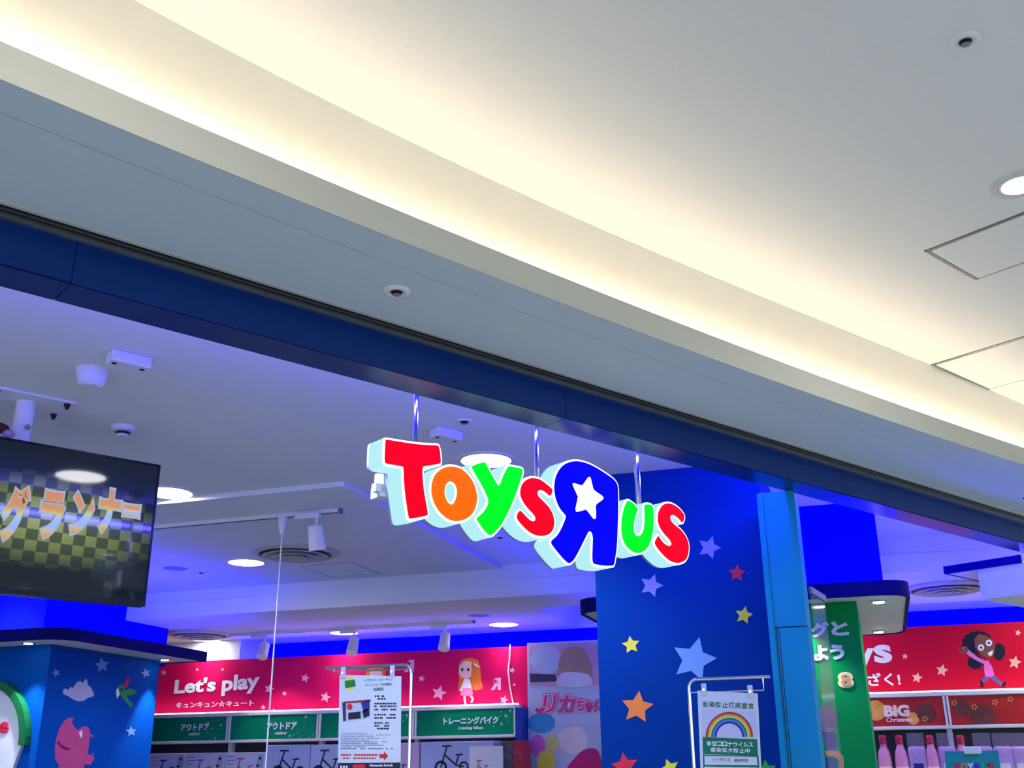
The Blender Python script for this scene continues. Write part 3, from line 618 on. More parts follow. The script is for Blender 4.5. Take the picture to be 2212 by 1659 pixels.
# ------------------------------------------------------------------ illuminated hanging sign
MF = -3.0
LG = Surf(F(0, MF, 0), D, ZV, N)
def tr(pts, k, ox, oy): return [LG.uv(ox+x/k, oy+y/k) for x, y in pts]
A_ = (6.636, 790, 930); B_ = (7.541, 1000, 980); C_ = (6.38, 1150, 980); D_ = (9.215, 1310, 1060)
LET = {
 'T': (A_, [(290, 138), (460, 165), (640, 192), (830, 212), (1005, 220), (1030, 240), (1050, 330), (1058, 450), (1040, 482), (940, 500), (825, 520), (800, 545), (797, 640), (815, 850), (848, 1050), (870, 1180), (860, 1222), (740, 1250), (630, 1265), (605, 1245), (580, 1100), (552, 900), (538, 720), (530, 560), (512, 520), (400, 500), (290, 480), (265, 450), (262, 380), (268, 220), (275, 150)], None),
 'o': (A_, [(1215, 522), (1340, 550), (1450, 640), (1530, 760), (1572, 900), (1578, 1000), (1555, 1110), (1500, 1210), (1400, 1280), (1270, 1303), (1150, 1260), (1040, 1160), (970, 1040), (932, 900), (935, 780), (970, 660), (1040, 580), (1120, 535)], [(1205, 735), (1260, 765), (1290, 830), (1297, 900), (1280, 980), (1245, 1050), (1205, 1065), (1160, 1035), (1125, 960), (1112, 880), (1125, 800), (1160, 750)]),
 'y': (B_, [(145, 205), (240, 165), (330, 148), (352, 165), (400, 255), (480, 400), (545, 510), (568, 522), (590, 500), (650, 350), (710, 235), (740, 213), (850, 230), (940, 252), (955, 285), (945, 350), (890, 520), (800, 770), (690, 1010), (590, 1180), (490, 1295), (435, 1330), (395, 1315), (330, 1250), (225, 1100), (215, 1055), (250, 1020), (330, 940), (385, 850), (400, 770), (380, 700), (300, 530), (200, 360), (138, 240)], None),
 's': (B_, [(1120, 402), (1230, 425), (1340, 500), (1420, 570), (1438, 600), (1425, 660), (1405, 688), (1385, 680), (1320, 625), (1255, 595), (1210, 612), (1195, 650), (1215, 705), (1290, 780), (1390, 890), (1445, 1000), (1468, 1100), (1460, 1200), (1420, 1280), (1350, 1330), (1240, 1345), (1120, 1310), (1010, 1230), (900, 1110), (865, 1040), (875, 985), (910, 935), (940, 955), (1010, 1030), (1070, 1085), (1125, 1108), (1160, 1090), (1165, 1040), (1130, 985), (1040, 890), (970, 790), (925, 690), (925, 580), (960, 490), (1030, 425)], None),
 'R': (C_, [(570, 108), (680, 122), (800, 165), (940, 245), (1080, 340), (1130, 390), (1158, 450), (1165, 560), (1165, 740), (1163, 900), (1155, 1100), (1145, 1290), (1125, 1440), (1110, 1520), (1085, 1545), (980, 1545), (850, 1525), (822, 1490), (815, 1400), (822, 1200), (818, 1130), (800, 1085), (775, 1073), (750, 1090), (700, 1190), (620, 1350), (550, 1470), (500, 1510), (460, 1495), (370, 1400), (262, 1262), (248, 1220), (265, 1190), (330, 1130), (390, 1030), (440, 910), (450, 870), (440, 845), (370, 760), (320, 650), (295, 540), (293, 420), (315, 310), (370, 210), (450, 140)], [(742, 340), (765, 325), (785, 338), (805, 420), (830, 500), (890, 548), (950, 590), (962, 620), (948, 642), (862, 710), (860, 800), (858, 890), (835, 905), (812, 890), (735, 790), (710, 778), (650, 795), (600, 805), (580, 795), (577, 755), (607, 610), (600, 580), (538, 440), (542, 418), (562, 412), (650, 438), (680, 428)]),
 'u': (D_, [(400, 210), (440, 215), (540, 285), (588, 350), (585, 420), (555, 510), (525, 640), (520, 770), (545, 870), (605, 912), (670, 880), (720, 790), (740, 660), (742, 500), (738, 310), (760, 280), (830, 280), (880, 300), (905, 370), (915, 520), (912, 700), (890, 880), (840, 1050), (760, 1180), (660, 1235), (560, 1240), (450, 1180), (360, 1080), (305, 950), (280, 780), (285, 600), (310, 440), (355, 290)], None),
 'z': (D_, [(1190, 258), (1300, 280), (1410, 350), (1500, 450), (1528, 510), (1520, 570), (1495, 630), (1470, 620), (1400, 540), (1320, 490), (1265, 500), (1245, 540), (1260, 600), (1330, 680), (1450, 780), (1540, 890), (1600, 1020), (1615, 1140), (1595, 1290), (1540, 1390), (1450, 1435), (1370, 1440), (1250, 1400), (1120, 1290), (1000, 1150), (950, 1060), (955, 1000), (1000, 920), (1020, 915), (1060, 980), (1130, 1060), (1215, 1105), (1265, 1090), (1275, 1050), (1240, 980), (1130, 860), (1050, 740), (1010, 620), (1008, 500), (1035, 390), (1100, 295)], None)}
def glow(nm, e, s):
    m_ = mat(nm, (0, 0, 0), .5, em=e, es=s, noise=0, spec=.03); m_.cycles.emission_sampling = 'NONE'; return m_
LCOL = {'T': ('red_letter_face', (1, .0, .012)), 'o': ('orange_letter_face', (1, .12, 0)), 'y': ('green_letter_face', (0, 1, .015)), 's': ('red_letter_face', 0), 'R': ('blue_letter_face', (.0, .0, 1)), 'u': ('green_letter_face', 0), 'z': ('red_letter_face', 0)}
for k, (n_, e_) in LCOL.items():
    if e_: glow(n_, e_, 1.15)
RIM = glow('white_letter_rim', (.95, 1, 1), 1.6); SIDEG = glow('pale_letter_side', (.50, .93, 1.0), .80)
sg = thing('illuminated_sign', F(2.7, MF, 2.35), 'glowing hanging shop sign of multicoloured rounded letters with a white star', 'sign')
TH = .085
COLNAME = {'T': 'red letter', 'o': 'orange letter', 'y': 'green letter', 's': 'red letter', 'R': 'blue reversed letter with white star', 'u': 'green letter', 'z': 'red letter'}
for key in 'Toys'+'Ruz':
    tf, outl, hole = LET[key]
    O_ = spline(tr(outl, *tf), 3); H_ = spline(tr(hole, *tf), 3) if hole else None
    body = offset(O_, .0085)
    loops = [body]
    if key == 'o': loops.append(offset(H_, -.007))
    b_ = obj('letter_body', *prism(LG, loops, -TH, 0), SIDEG, sg); b_['label'] = COLNAME[key]
    obj('letter_back', *prism(LG, [body], -TH-.012, -TH), mat('sign_back_grey', (150, 156, 190), .5), b_)
    obj('letter_rim', *prism(LG, [body]+([offset(H_, -.007)] if key == 'o' else []), .0, .004), RIM, b_)
    obj('letter_face', *prism(LG, [O_]+([H_] if H_ else []), .004, .008), MATS[LCOL[key][0]], b_)
    if key == 'R': obj('letter_star', *prism(LG, [H_], .004, .0075), RIM, b_)
for x, y in ((897, 900), (1157, 960), (1377, 1030)):
    q = P(x, y, m=MF-.05); obj('hanging_pole', *lathe([(.0125, 2.56), (.0125, HI)], 14, (q.x, q.y, 0)), CHROME, sg)
    obj('pole_flange', *lathe([(.04, HI-.012), (.04, HI)], 16, (q.x, q.y, 0)), CHROME, sg)
q = P(833, 1050, m=MF-.16)
obj('power_box', *hexa(q+N*-.03-D*.03+ZV*-.045, D*.12, N*.06, ZV*.09), PLAST, sg)
obj('back_rail', *fbx(2.0, 3.5, MF-TH-.04, MF-TH-.012, 2.555, 2.585), PLAST, sg)
obj('back_strut', *fbx(2.02, 2.06, MF-.16, MF-TH-.012, 2.54, 2.58), PLAST, sg)

# ------------------------------------------------------------------ television
TM = -4.40
tvR, tvT = P(347, 1005, m=TM), P(347, 1005, m=TM).z
lR = P(347, 1005, m=TM).dot(D); zT = P(347, 1005, m=TM).z; zB = P(313, 1311, m=TM).z
TW = 1.118; lL = lR-TW; lc = (lR+lL)/2
TVS = Surf(F(0, TM, 0), D, ZV, N)
tv = thing('television', F(lc, TM-.05, zB), 'black flat television hanging from a ceiling pole showing game lettering', 'television')
obj('casing', *bevel(fbx(lL, lR, TM-.045, TM-.002, zB, zT), .006), BLACK, tv)
fr_ = [(lL, zB), (lR, zB), (lR, zT), (lL, zT)]; fi = [(lL+.009, zB+.024), (lR-.009, zB+.024), (lR-.009, zT-.009), (lL+.009, zT-.009)]
obj('bezel', *prism(TVS, [fr_, fi], -.002, .003), mat('bezel_gloss', (16, 16, 26), .2), tv)
scr = bpy.data.materials.new('tv_picture'); scr.use_nodes = True; nt = scr.node_tree; b_ = nt.nodes['Principled BSDF']
b_.inputs['Base Color'].default_value = (.004, .004, .006, 1); b_.inputs['Roughness'].default_value = .05; b_.inputs['IOR'].default_value = 1.42
tc = nt.nodes.new('ShaderNodeTexCoord'); mp = nt.nodes.new('ShaderNodeMapping')
mp.inputs['Rotation'].default_value = (0, 0, 0); nt.links.new(tc.outputs['UV'], mp.inputs['Vector'])
ck = nt.nodes.new('ShaderNodeTexChecker'); ck.inputs['Scale'].default_value = 1
ck.inputs['Color1'].default_value = (.24, .30, .09, 1); ck.inputs['Color2'].default_value = (.075, .10, .045, 1)
mp.inputs['Scale'].default_value = (24, 14, 1); nt.links.new(mp.outputs['Vector'], ck.inputs['Vector'])
sx = nt.nodes.new('ShaderNodeSeparateXYZ'); nt.links.new(tc.outputs['UV'], sx.inputs[0])
def mth(op, a, b=None):
    n_ = nt.nodes.new('ShaderNodeMath'); n_.operation = op
    for i, v in enumerate((a, b)):
        if v is None: continue
        if isinstance(v, (int, float)): n_.inputs[i].default_value = v
        else: nt.links.new(v, n_.inputs[i])
    return n_.outputs[0]
du = mth('MULTIPLY', mth('SUBTRACT', sx.outputs[0], .62), 2.3); dv = mth('MULTIPLY', mth('SUBTRACT', sx.outputs[1], .50), 3.2)
rad = mth('SQRT', mth('ADD', mth('MULTIPLY', du, du), mth('MULTIPLY', dv, dv)))
mk = nt.nodes.new('ShaderNodeMapRange'); mk.inputs['From Min'].default_value = 1.05; mk.inputs['From Max'].default_value = .15
nt.links.new(rad, mk.inputs['Value'])
mx = nt.nodes.new('ShaderNodeMix'); mx.data_type = 'RGBA'
nt.links.new(mk.outputs[0], mx.inputs[0]); mx.inputs[6].default_value = (.004, .008, .012, 1); nt.links.new(ck.outputs['Color'], mx.inputs[7])
nt.links.new(mx.outputs[2], b_.inputs['Emission Color']); b_.inputs['Emission Strength'].default_value = 1.0
MATS['tv_picture'] = scr; scr.cycles.emission_sampling = 'NONE'
so = obj('screen', *prism(TVS, [fi], -.002, -.0005), scr, tv)
uvl = so.data.uv_layers.new(name='UVMap'); off = root_of(so).location
for lp in so.data.loops:
    c_ = so.data.vertices[lp.vertex_index].co+off; uvl.data[lp.index].uv = ((c_.dot(D)-lL)/TW, (c_.z-zB)/(zT-zB))
scr_zmid = (zT+zB)/2
lm = bpy.data.materials.new('tv_letter_glow'); lm.use_nodes = True; nt = lm.node_tree; b_ = nt.nodes['Principled BSDF']
b_.inputs['Base Color'].default_value = (.02, .02, .02, 1)
tc = nt.nodes.new('ShaderNodeTexCoord'); sx = nt.nodes.new('ShaderNodeSeparateXYZ'); nt.links.new(tc.outputs['Generated'], sx.inputs[0])
rp = nt.nodes.new('ShaderNodeValToRGB'); cr = rp.color_ramp
cr.elements[0].position = .0; cr.elements[0].color = (.62, .24, .04, 1); cr.elements[1].position = 1; cr.elements[1].color = (.60, .22, .05, 1)
for p_, c_ in ((.14, (.62, .45, .05, 1)), (.24, (.25, .45, .9, 1)), (.42, (.3, .5, .95, 1)), (.52, (.6, .55, .1, 1)), (.62, (.62, .28, .04, 1))):
    e_ = cr.elements.new(p_); e_.color = c_
nt.links.new(sx.outputs[2], rp.inputs[0]); nt.links.new(rp.outputs[0], b_.inputs['Emission Color']); b_.inputs['Emission Strength'].default_value = .85; lm.cycles.emission_sampling = 'NONE'
LOUT = glow('tv_letter_outline', (.55, .62, .85), .6)
for ch, xa, xb, ya, yb in (('グ', -6, 68, 1166, 1054), ('ラ', 80, 143, 1160, 1066), ('ン', 148, 206, 1153, 1068), ('ナ', 209, 264, 1149, 1062), ('ー', 266, 302, 1113, 1094)):
    lettering_px(TVS, ch, xa-5, ya+5, xb+5, yb-5, LOUT, tv, bold=.085, w=-.0003, th=.0006, name='picture_outline')
    lettering_px(TVS, ch, xa, ya, xb, yb, lm, tv, bold=.05, w=.0005, th=.0006, name='picture_lettering')
pc_ = F(1.163, TM-.11, 0)
obj('mount_pole', *lathe([(.038, zB+.25), (.038, HI)], 20, pc_), PLAST, tv)
obj('mount_bracket', *hexa(F(1.163-.15, TM-.10, zB+.15), D*.30, N*.055, ZV*.3), BLACK, tv)
bp_ = obj('ceiling_plate', *bevel(hexa(F(1.163-.17, TM-.11-.11, HI-.012), D*.34, N*.22, ZV*.012), .003), PLAST, tv)
for a_ in (-.14, .14):
    for c_ in (-.085, .085): obj('plate_bolt', *lathe([(.006, HI-.035), (.012, HI-.022), (.014, HI-.012)], 10, F(1.163+a_, TM-.11+c_, 0)), DARK, bp_)
obj('pole_bolt', *lathe([(.012, 0), (.012, .02)], 10, P(57, 925, m=TM-.07), N), CHROME, tv)
# decoration clump on top of the set
dz = zT
dc = thing('dried_flower_clump', F(.98, TM-.03, dz), 'brown and beige dried decoration resting on the television top', 'decoration')
for i in range(9):
    rr = random.Random(i); c_ = F(.90+rr.random()*.20, TM-.03+rr.uniform(-.012, .012), dz+.018+rr.random()*.05)
    mm = (mat('cone_brown', (70, 36, 30), .8), mat('petal_beige', (170, 140, 130), .8), mat('petal_lilac', (150, 130, 170), .8))[i % 3]
    o_ = obj('flower_head', *lathe([(.004, -.02), (.02, -.008), (.026, .004), (.02, .014), (.006, .02)], 9, c_), mm, dc)

# ------------------------------------------------------------------ ceiling fittings
LENS = mat('shop_lamp_lens', (255, 255, 255), .4, em=(1, .98, .94), es=22); LENS.cycles.emission_sampling = 'NONE'
LENSM = mat('concourse_lamp_lens', (255, 255, 255), .4, em=(1, .97, .9), es=22); LENSM.cycles.emission_sampling = 'NONE'
LAMPS = []
def downlight(loc, r, lens, label, grp, cone=False):
    t = thing('downlight', loc, label, 'downlight', grp)
    obj('trim_ring', *lathe([(r*1.18, 0), (r*1.16, -.006), (r*1.02, -.008), (r, -.002), (r, 0)], 32, loc), PLAST, t)
    obj('lens', [Vector(loc)+Vector((r*math.cos(math.pi*i/10), r*math.sin(math.pi*i/10), -.004)) for i in range(20)], [tuple(range(20))[::-1]], lens, t)
    return t
dl = downlight(P(1050, 993, z=HI), .125, LENS, 'round shop downlight just above the green letter of the hanging sign', 'shop downlights')
for x, y, z, lab in ((365, 1063, HI, 'round shop downlight beside the right edge of the television'), (532, 1214, HI-.028, 'round shop downlight touching the large ceiling diffuser'), (445, 1381, ZLOW, 'round downlight under the small diffuser on the lower ceiling'), (743, 1366, ZLOW, 'round downlight by the middle track spotlight on the lower ceiling'), (1088, 1348, ZLOW, 'round downlight on the lower ceiling near the blue corner')):
    p = P(x, y, z=z); dup(dl, p, lab)
# more unseen shop lamps; two low ones added to brighten the crimson mural
for p in ((-5.6, 4.84, HI), (-7.6, 4.84, HI), (-6.2, 6.3, HI-.028), (-1.1, 7.85, ZLOW), (1.15, 8.55, ZLOW), (-.35, 8.55, ZLOW), (-8, 2.8, HI), (-5.2, 2.9, HI)):
    dup(dl, Vector(p), 'round shop downlight out of the picture')
dup(dl, F(1.76, -3.235, HI), 'round shop downlight behind the beam, mirrored in the television')
md = downlight(P(2203, 397, z=HC), .062, LENSM, 'round concourse downlight beside the square ceiling hatch', 'concourse downlights')
obj('outer_ring', *lathe([(.105, 0), (.10, -.004), (.074, -.005), (.072, 0)], 32, md.location), mat('lamp_recess', (205, 206, 208), .5), md)
for l in (-2.6, 0.46, 6.58, 9.64):
    for m in (-1.33,): dup(md, F(l, m, HC), 'round concourse downlight out of the picture')
for l in (-2.6, .46, 3.52, 6.58, 9.64):
    for m in (1.2, 3.8): dup(md, F(l, m, HC), 'round concourse downlight out of the picture')
# sprinklers
def sprinkler(loc, label, k=1.0):
    t = thing('sprinkler_head', loc, label, 'sprinkler', 'ceiling sprinkler heads')
    obj('escutcheon', *lathe([(.042*k, 0), (.040*k, -.004), (.030*k, -.007), (.022*k, -.004)], 24, loc), PLAST, t)
    obj('body', *lathe([(.020*k, -.003), (.016*k, -.007), (.008*k, -.010)], 16, loc), DARK, t)
    obj('deflector', *lathe([(.012*k, -.011), (.013*k, -.013)], 16, loc), mat('dull_nickel', (150, 150, 150), .5, 1), t)
    return t
sp = sprinkler(P(2085, 88, z=HC), 'chrome sprinkler head on the upper concourse ceiling')
for x, y, z, lab in ((857, 629, HS, 'sprinkler head on the grey soffit above the beam'), (2216, 1074, HS, 'sprinkler head at the far end of the grey soffit'), (1003, 910, HI, 'sprinkler head on the shop ceiling above the first pole'), (1080, 1160, HI, 'sprinkler head on the shop ceiling below the hanging sign'), (435, 1236, HI-.028, 'small sprinkler head near the round grey speaker')):
    dup(sp, P(x, y, z=z), lab)
# access hatches on the concourse ceiling
def hatch(l0, m0, w_, h_, label, gapl):
    t = thing('ceiling_hatch', F(l0+w_/2, m0+h_/2, HC), label, 'hatch', 'concourse ceiling hatches')
    S = Surf(F(0, 0, HC), D, N, (0, 0, -1))
    R_ = lambda i: [(l0+i, m0+i), (l0+w_-i, m0+i), (l0+w_-i, m0+h_-i), (l0+i, m0+h_-i)]
    obj('shadow_gap', *prism(S, [R_(0), R_(.02)], -.001, .001), mat('gap_grey', (128, 126, 124), .7), t)
    obj('frame', *prism(S, [R_(.004), R_(.012)], 0, .004), ALU, t)
    obj('door_leaf', *prism(S, [R_(.018)], 0, .006), WHITE, t)
    obj('hinge_line', *prism(S, [[(l0+.0, m0-.012+gapl), (l0+w_, m0-.012+gapl), (l0+w_, m0-.004+gapl), (l0, m0-.004+gapl)]], 0, .003), DARK, t)
    return t
hatch(3.735, -1.82, .42, .62, 'square framed hatch on the concourse ceiling below the downlight', .012)
hatch(4.93, -2.462, .60, .60, 'flush hatch on the concourse ceiling against the cove edge', .012)
# boxes, detectors
def box_fitting(xa, ya, xb, yb, label):
    a_ = P(xa, ya, z=HI); b_ = P(xb, yb, z=HI); l0 = a_.dot(D); l1 = b_.dot(D); m0 = (a_.dot(N)+b_.dot(N))/2
    t = thing('emergency_light', F((l0+l1)/2, m0, HI-.05), label, 'emergency light', 'emergency light boxes')
    obj('housing', *bevel(fbx(l0, l1, m0-.035, m0+.035, HI-.045, HI), .006), PLAST, t)
    for k in (.15, .85): obj('lamp_lens', *lathe([(.008, -.047), (.012, -.044)], 10, F(l0+(l1-l0)*k, m0, HI)), DARK, t)
    return t
box_fitting(237, 757, 322, 778, 'blue-lit oblong ceiling box near the navy beam')
box_fitting(938, 922, 990, 936, 'blue-lit oblong ceiling box above the sign letters')
p = P(200, 800, z=HI)
t = thing('smoke_detector', p, 'round two-tier smoke detector on the shop ceiling above television', 'smoke detector')
obj('detector_base', *lathe([(.062, 0), (.060, -.022), (.056, -.028)], 28, p), PLAST, t)
obj('detector_dome', *lathe([(.055, -.028), (.050, -.055), (.036, -.066), (.03, -.068)], 28, p), PLAST, t)
p = P(267, 922, z=HI)
t = thing('motion_sensor', p, 'small round sensor with dark slotted base above the television', 'sensor')
obj('sensor_base', *lathe([(.055, 0), (.052, -.022), (.034, -.026)], 24, p), PLAST, t)
obj('sensor_slots', *lathe([(.031, -.026), (.031, -.038)], 20, p), DARK, t)
obj('sensor_tip', *lathe([(.030, -.038), (.022, -.048)], 20, p), PLAST, t)
# round grilles
def speaker(p, r, label):
    t = thing('ceiling_speaker', p, label, 'speaker', 'round grey ceiling speakers')
    obj('rim', *lathe([(r, 0), (r*.98, -.004), (r*.88, -.004), (r*.86, 0)], 28, p), PLAST, t)
    obj('grille', *lathe([(r*.86, -.001), (r*.84, -.003)], 28, p), GREYP, t)
    return t
sk = speaker(P(378, 1227, z=HI-.028), .105, 'round grey ceiling speaker beside the television')
dup(sk, P(1035, 1329, z=ZLOW), 'round grey ceiling speaker on the lower ceiling')
# air diffusers
DIF = mat('diffuser_metal', (186, 184, 178), .5, .0, noise=.04)
def diffuser(p, R, label):
    t = thing('air_diffuser', p, label, 'air diffuser', 'round ceiling air diffusers')
    obj('outer_ring', *lathe([(R, 0), (R*.99, -.012), (R*.86, -.026), (R*.82, -.016), (R*.82, 0)], 40, p), DIF, t)
    for a_, b_, d_ in ((.76, .58, .034), (.52, .36, .042), (.30, .16, .048)):
        obj('cone_ring', *lathe([(R*b_, -.004), (R*a_, -d_), (R*(a_-.04), -d_-.004), (R*(b_-.03), -.010)], 36, p), DIF, t)
    obj('core', *lathe([(R*.02, -.01), (R*.10, -.045), (R*.04, -.05)], 24, p), DIF, t)
    obj('throat', *lathe([(R*.81, -.001), (R*.81, -.003)], 36, p), GREYP, t)
    return t
df = diffuser(P(639, 1192, z=HI-.028), .30, 'large round air diffuser behind the hanging cable')
d2 = dup(df, P(430, 1369, z=ZLOW), 'round air diffuser on the lower ceiling beside the blue wall')
dup(df, P(2045, 1268, z=ZLOW), 'round air diffuser on the ceiling between the two right canopies')
# faint flush hatches on the shop ceiling
def flush_hatch(pts, z, label):
    q = [P(x, y, z=z) for x, y in pts]; x0 = min(v.x for v in q); x1_ = max(v.x for v in q); y0 = min(v.y for v in q); y1 = max(v.y for v in q)
    S = Surf((0, 0, z), (1, 0, 0), (0, 1, 0), (0, 0, -1)); R_ = lambda i: [(x0+i, y0+i), (x1_-i, y0+i), (x1_-i, y1-i), (x0+i, y1-i)]
    t = thing('ceiling_hatch', ((x0+x1_)/2, (y0+y1)/2, z), label, 'hatch', 'flush shop ceiling hatches')
    obj('frame', *prism(S, [R_(0), R_(.008)], 0, .003), mat('hatch_grey', (170, 170, 176), .7), t)
    obj('door_leaf', *prism(S, [R_(.012)], 0, .003), WHITE, t)
flush_hatch(((665, 1228), (745, 1215), (823, 1239), (723, 1246)), HI-.028, 'faint flush hatch on the shop ceiling right of the large diffuser')
flush_hatch(((873, 1369), (1022, 1360), (1042, 1368), (895, 1377)), ZLOW, 'flush hatch on the lower ceiling at the blue glow')
# track lights
def track(x0, x1_, y, z, label, name='lighting_track'):
    t = thing(name, ((x0+x1_)/2, y, z-.02), label, 'lighting track', 'lighting tracks')
    obj('rail', *bxs(x0, x1_, y-.016, y+.016, z-.022, z), WMET, t)
    obj('rail_slot', *bxs(x0+.01, x1_-.01, y-.006, y+.006, z-.0235, z-.022), DARK, t)
    obj('end_cap', *bxs(x1_, x1_+.015, y-.018, y+.018, z-.026, z), GREYP, t)
    return t
T1 = P(733, 1099, z=HI-.028); T2 = P(1022, 1340, z=ZLOW)
track(-7.5, T1.x, T1.y, HI-.028, 'white lighting track crossing the ceiling above the hanging cable')
track(P(487, 1368, z=ZLOW).x, T2.x, T2.y, ZLOW, 'long lighting track on the lower ceiling before the magenta mural')
BEAMM = mat('spot_lens_glow', (255, 250, 240), .4, em=(1, .94, .86), es=6); BEAMM.cycles.emission_sampling = 'NONE'
def track_spot(p, aim, label):
    t = thing('track_spotlight', p, label, 'spotlight', 'white track spotlights')
    obj('adaptor', *bevel(bxs(p.x-.11, p.x+.05, p.y-.014, p.y+.014, p.z-.032, p.z), .003), WMET, t)
    obj('stem', *lathe([(.009, -.10), (.009, -.03)], 10, p+Vector((.03, 0, 0))), WMET, t)
    c_ = p+Vector((.03, 0, -.12)); ax = Vector(aim).normalized()
    obj('pivot', *lathe([(.022, -.028), (.022, .028)], 14, c_, Vector((1, 0, 0))), WMET, t)
    h_ = obj('lamp_head', *lathe([(.02, -.05), (.042, -.04), (.045, .02), (.05, .09), (.05, .10), (.044, .10)], 20, c_, ax), WMET, t, smooth='auto')
    obj('lamp_lens', *lathe([(.043, .097), (.042, .0995)], 18, c_, ax), BEAMM, h_)
    return c_, ax
sc_ = []
c_, ax = track_spot(P(675, 1108, z=HI-.05), (.05, .25, -1), 'white track spotlight above the large air diffuser'); sc_.append((c_, ax))
for x, y, lab in ((548, 1366, 'white track spotlight nearest the small diffuser on the lower ceiling'), (748, 1357, 'middle white track spotlight on the lower ceiling'), (945, 1346, 'white track spotlight at the end near the blue glow')):
    q = P(x, y, z=ZLOW-.022); q.y = T2.y
    c_, ax = track_spot(Vector((q.x, T2.y, ZLOW-.022)), (.08, -.5, -1), lab)
# hanging cable from the first track
p = P(612, 1118, z=HI-.05)
t = thing('hanging_cable', (p.x, p.y, HI-.2), 'thin white cable hanging from a conical adaptor on the lighting track', 'cable')
obj('cone_adaptor', *lathe([(.030, 0), (.030, -.03), (.026, -.045), (.014, -.10), (.008, -.105)], 18, p), WMET, t)
obj('wire', *tube([p+Vector((0, 0, -.1)), Vector((p.x-.004, p.y, 1.7)), Vector((p.x-.004, p.y, .6))], .0045, 8), PLAST, t)
obj('end_weight', *lathe([(.02, .55), (.025, .57), (.02, .62)], 12, (p.x-.004, p.y, 0)), PLAST, t)
# loose cable on the mural
q = [P(*v, t=8.985) for v in ((1102, 1392), (1101, 1420), (1098, 1450), (1101, 1480), (1106, 1508), (1110, 1526))]
tag(obj('mural_cable', *tube(q, .007, 8), WMET), 'thin white cable running down the magenta mural near the banner', 'cable')

# ------------------------------------------------------------------ notice stands
def rod_stand(S, arm, pole, rail, label, flip):
    t = thing('notice_stand', S.at(S.uv(*pole)[0], 0), label, 'stand', 'chrome notice stands')
    pu, pv = S.uv(*pole); au, av = S.uv(*arm); R = .035; s_ = 1 if au > pu else -1
    path = [S.at(pu, 0), S.at(pu, pv-R)]+[S.at(pu+s_*R*(1-math.cos(a)), pv-R+R*math.sin(a)) for a in (math.radians(v) for v in (25, 50, 75, 90))]+[S.at(au, pv)]
    obj('pole', *tube(path, .0075, 10), CHROME, t)
    ru, rv_ = S.uv(*rail)
    obj('hanging_rail', *tube([S.at(pu, rv_, .002), S.at(ru, rv_, .002), S.at(ru, pv-.004, .002)], .0035, 8), CHROME, t)
    obj('foot', *lathe([(.17, 0), (.17, .012), (.03, .02), (.012, .05)], 28, S.at(pu, 0)), CHROME, t)
    return t, rv_
def clips(S, pts, parent):
    for x, y in pts:
        u, v = S.uv(x, y)
        obj('clip', *bevel(hexa(S.at(u-.011, v-.028, .003), S.U*.022, S.V*.05, S.W*.008), .002, 1), mat('clear_clip', (215, 215, 235), .15, alpha=.7), parent)
        obj('clip_knob', *lathe([(.006, 0), (.006, .006)], 10, S.at(u, v-.004, .011), S.W), CHROME, parent)
ST1 = Surf((0, 4.35, 0), (1, 0, 0), ZV, (0, -1, 0))
st, rv_ = rod_stand(ST1, (704, 1432), (889, 1436), (722, 1452), 'chrome notice stand holding the white game notice', True); clips(ST1, ((743, 1452), (849, 1449)), st)
PAP = mat('notice_paper', (196, 206, 216), .6, noise=.03)
q = [ST1.uv(*v) for v in ((735, 1458), (868, 1461), (866, 1720), (730, 1720))]
n1 = thing('notice_sheet', ST1.at(q[2][0]-.15, q[2][1]), 'white notice with a game console box picture hanging on chrome stand', 'notice')
obj('paper', *prism(ST1, [q], .004, .006), PAP, n1)
def pr(L, m_, nm, w=.006, S=ST1, par=n1): return decal(S, [L], m_, par, nm, w=w, th=.0008, px=True)
GRN = mat('ink_green', (10, 96, 60), .6); IRED = mat('ink_red', (200, 40, 50), .6); IYEL = mat('ink_yellow', (210, 226, 40), .6)
pr(ell(757, 1477, 12, 14, 18), IYEL, 'badge_print'); pr([(746, 1471), (768, 1468), (770, 1483), (748, 1487)], mat('badge_green', (40, 120, 60), .6), 'badge_print', .007)
lettering_px(ST1, 'トイザらス・ベビーザらス', 787, 1473, 850, 1465, GRN, n1, w=.006, th=.0008, bold=.01)
lettering_px(ST1, 'ポイントカード会員限定', 790, 1483, 848, 1475, GRN, n1, w=.006, th=.0008, bold=.01)
lettering_px(ST1, '抽選販売', 808, 1493, 830, 1485, GRN, n1, w=.006, th=.0008, bold=.01)
pr([(744, 1516), (802, 1511), (801, 1552), (744, 1560)], mat('console_box', (180, 186, 200), .5), 'box_picture'); pr([(744, 1516), (802, 1511), (802, 1516), (744, 1520)], mat('console_top', (130, 50, 60), .5), 'box_picture', .007)
pr([(741, 1517), (749, 1519), (749, 1557), (743, 1559)], mat('console_side', (50, 54, 80), .5), 'box_picture', .007); pr([(754, 1540), (780, 1537), (781, 1552), (754, 1555)], INK, 'box_picture', .007); pr([(781, 1518), (800, 1513), (800, 1530), (788, 1540)], INKB, 'box_picture', .007); pr([(784, 1536), (799, 1530), (800, 1546), (788, 1552)], INK, 'box_picture', .007); pr(ell(757, 1527, 6, 7, 14), IRED, 'box_picture', .007)
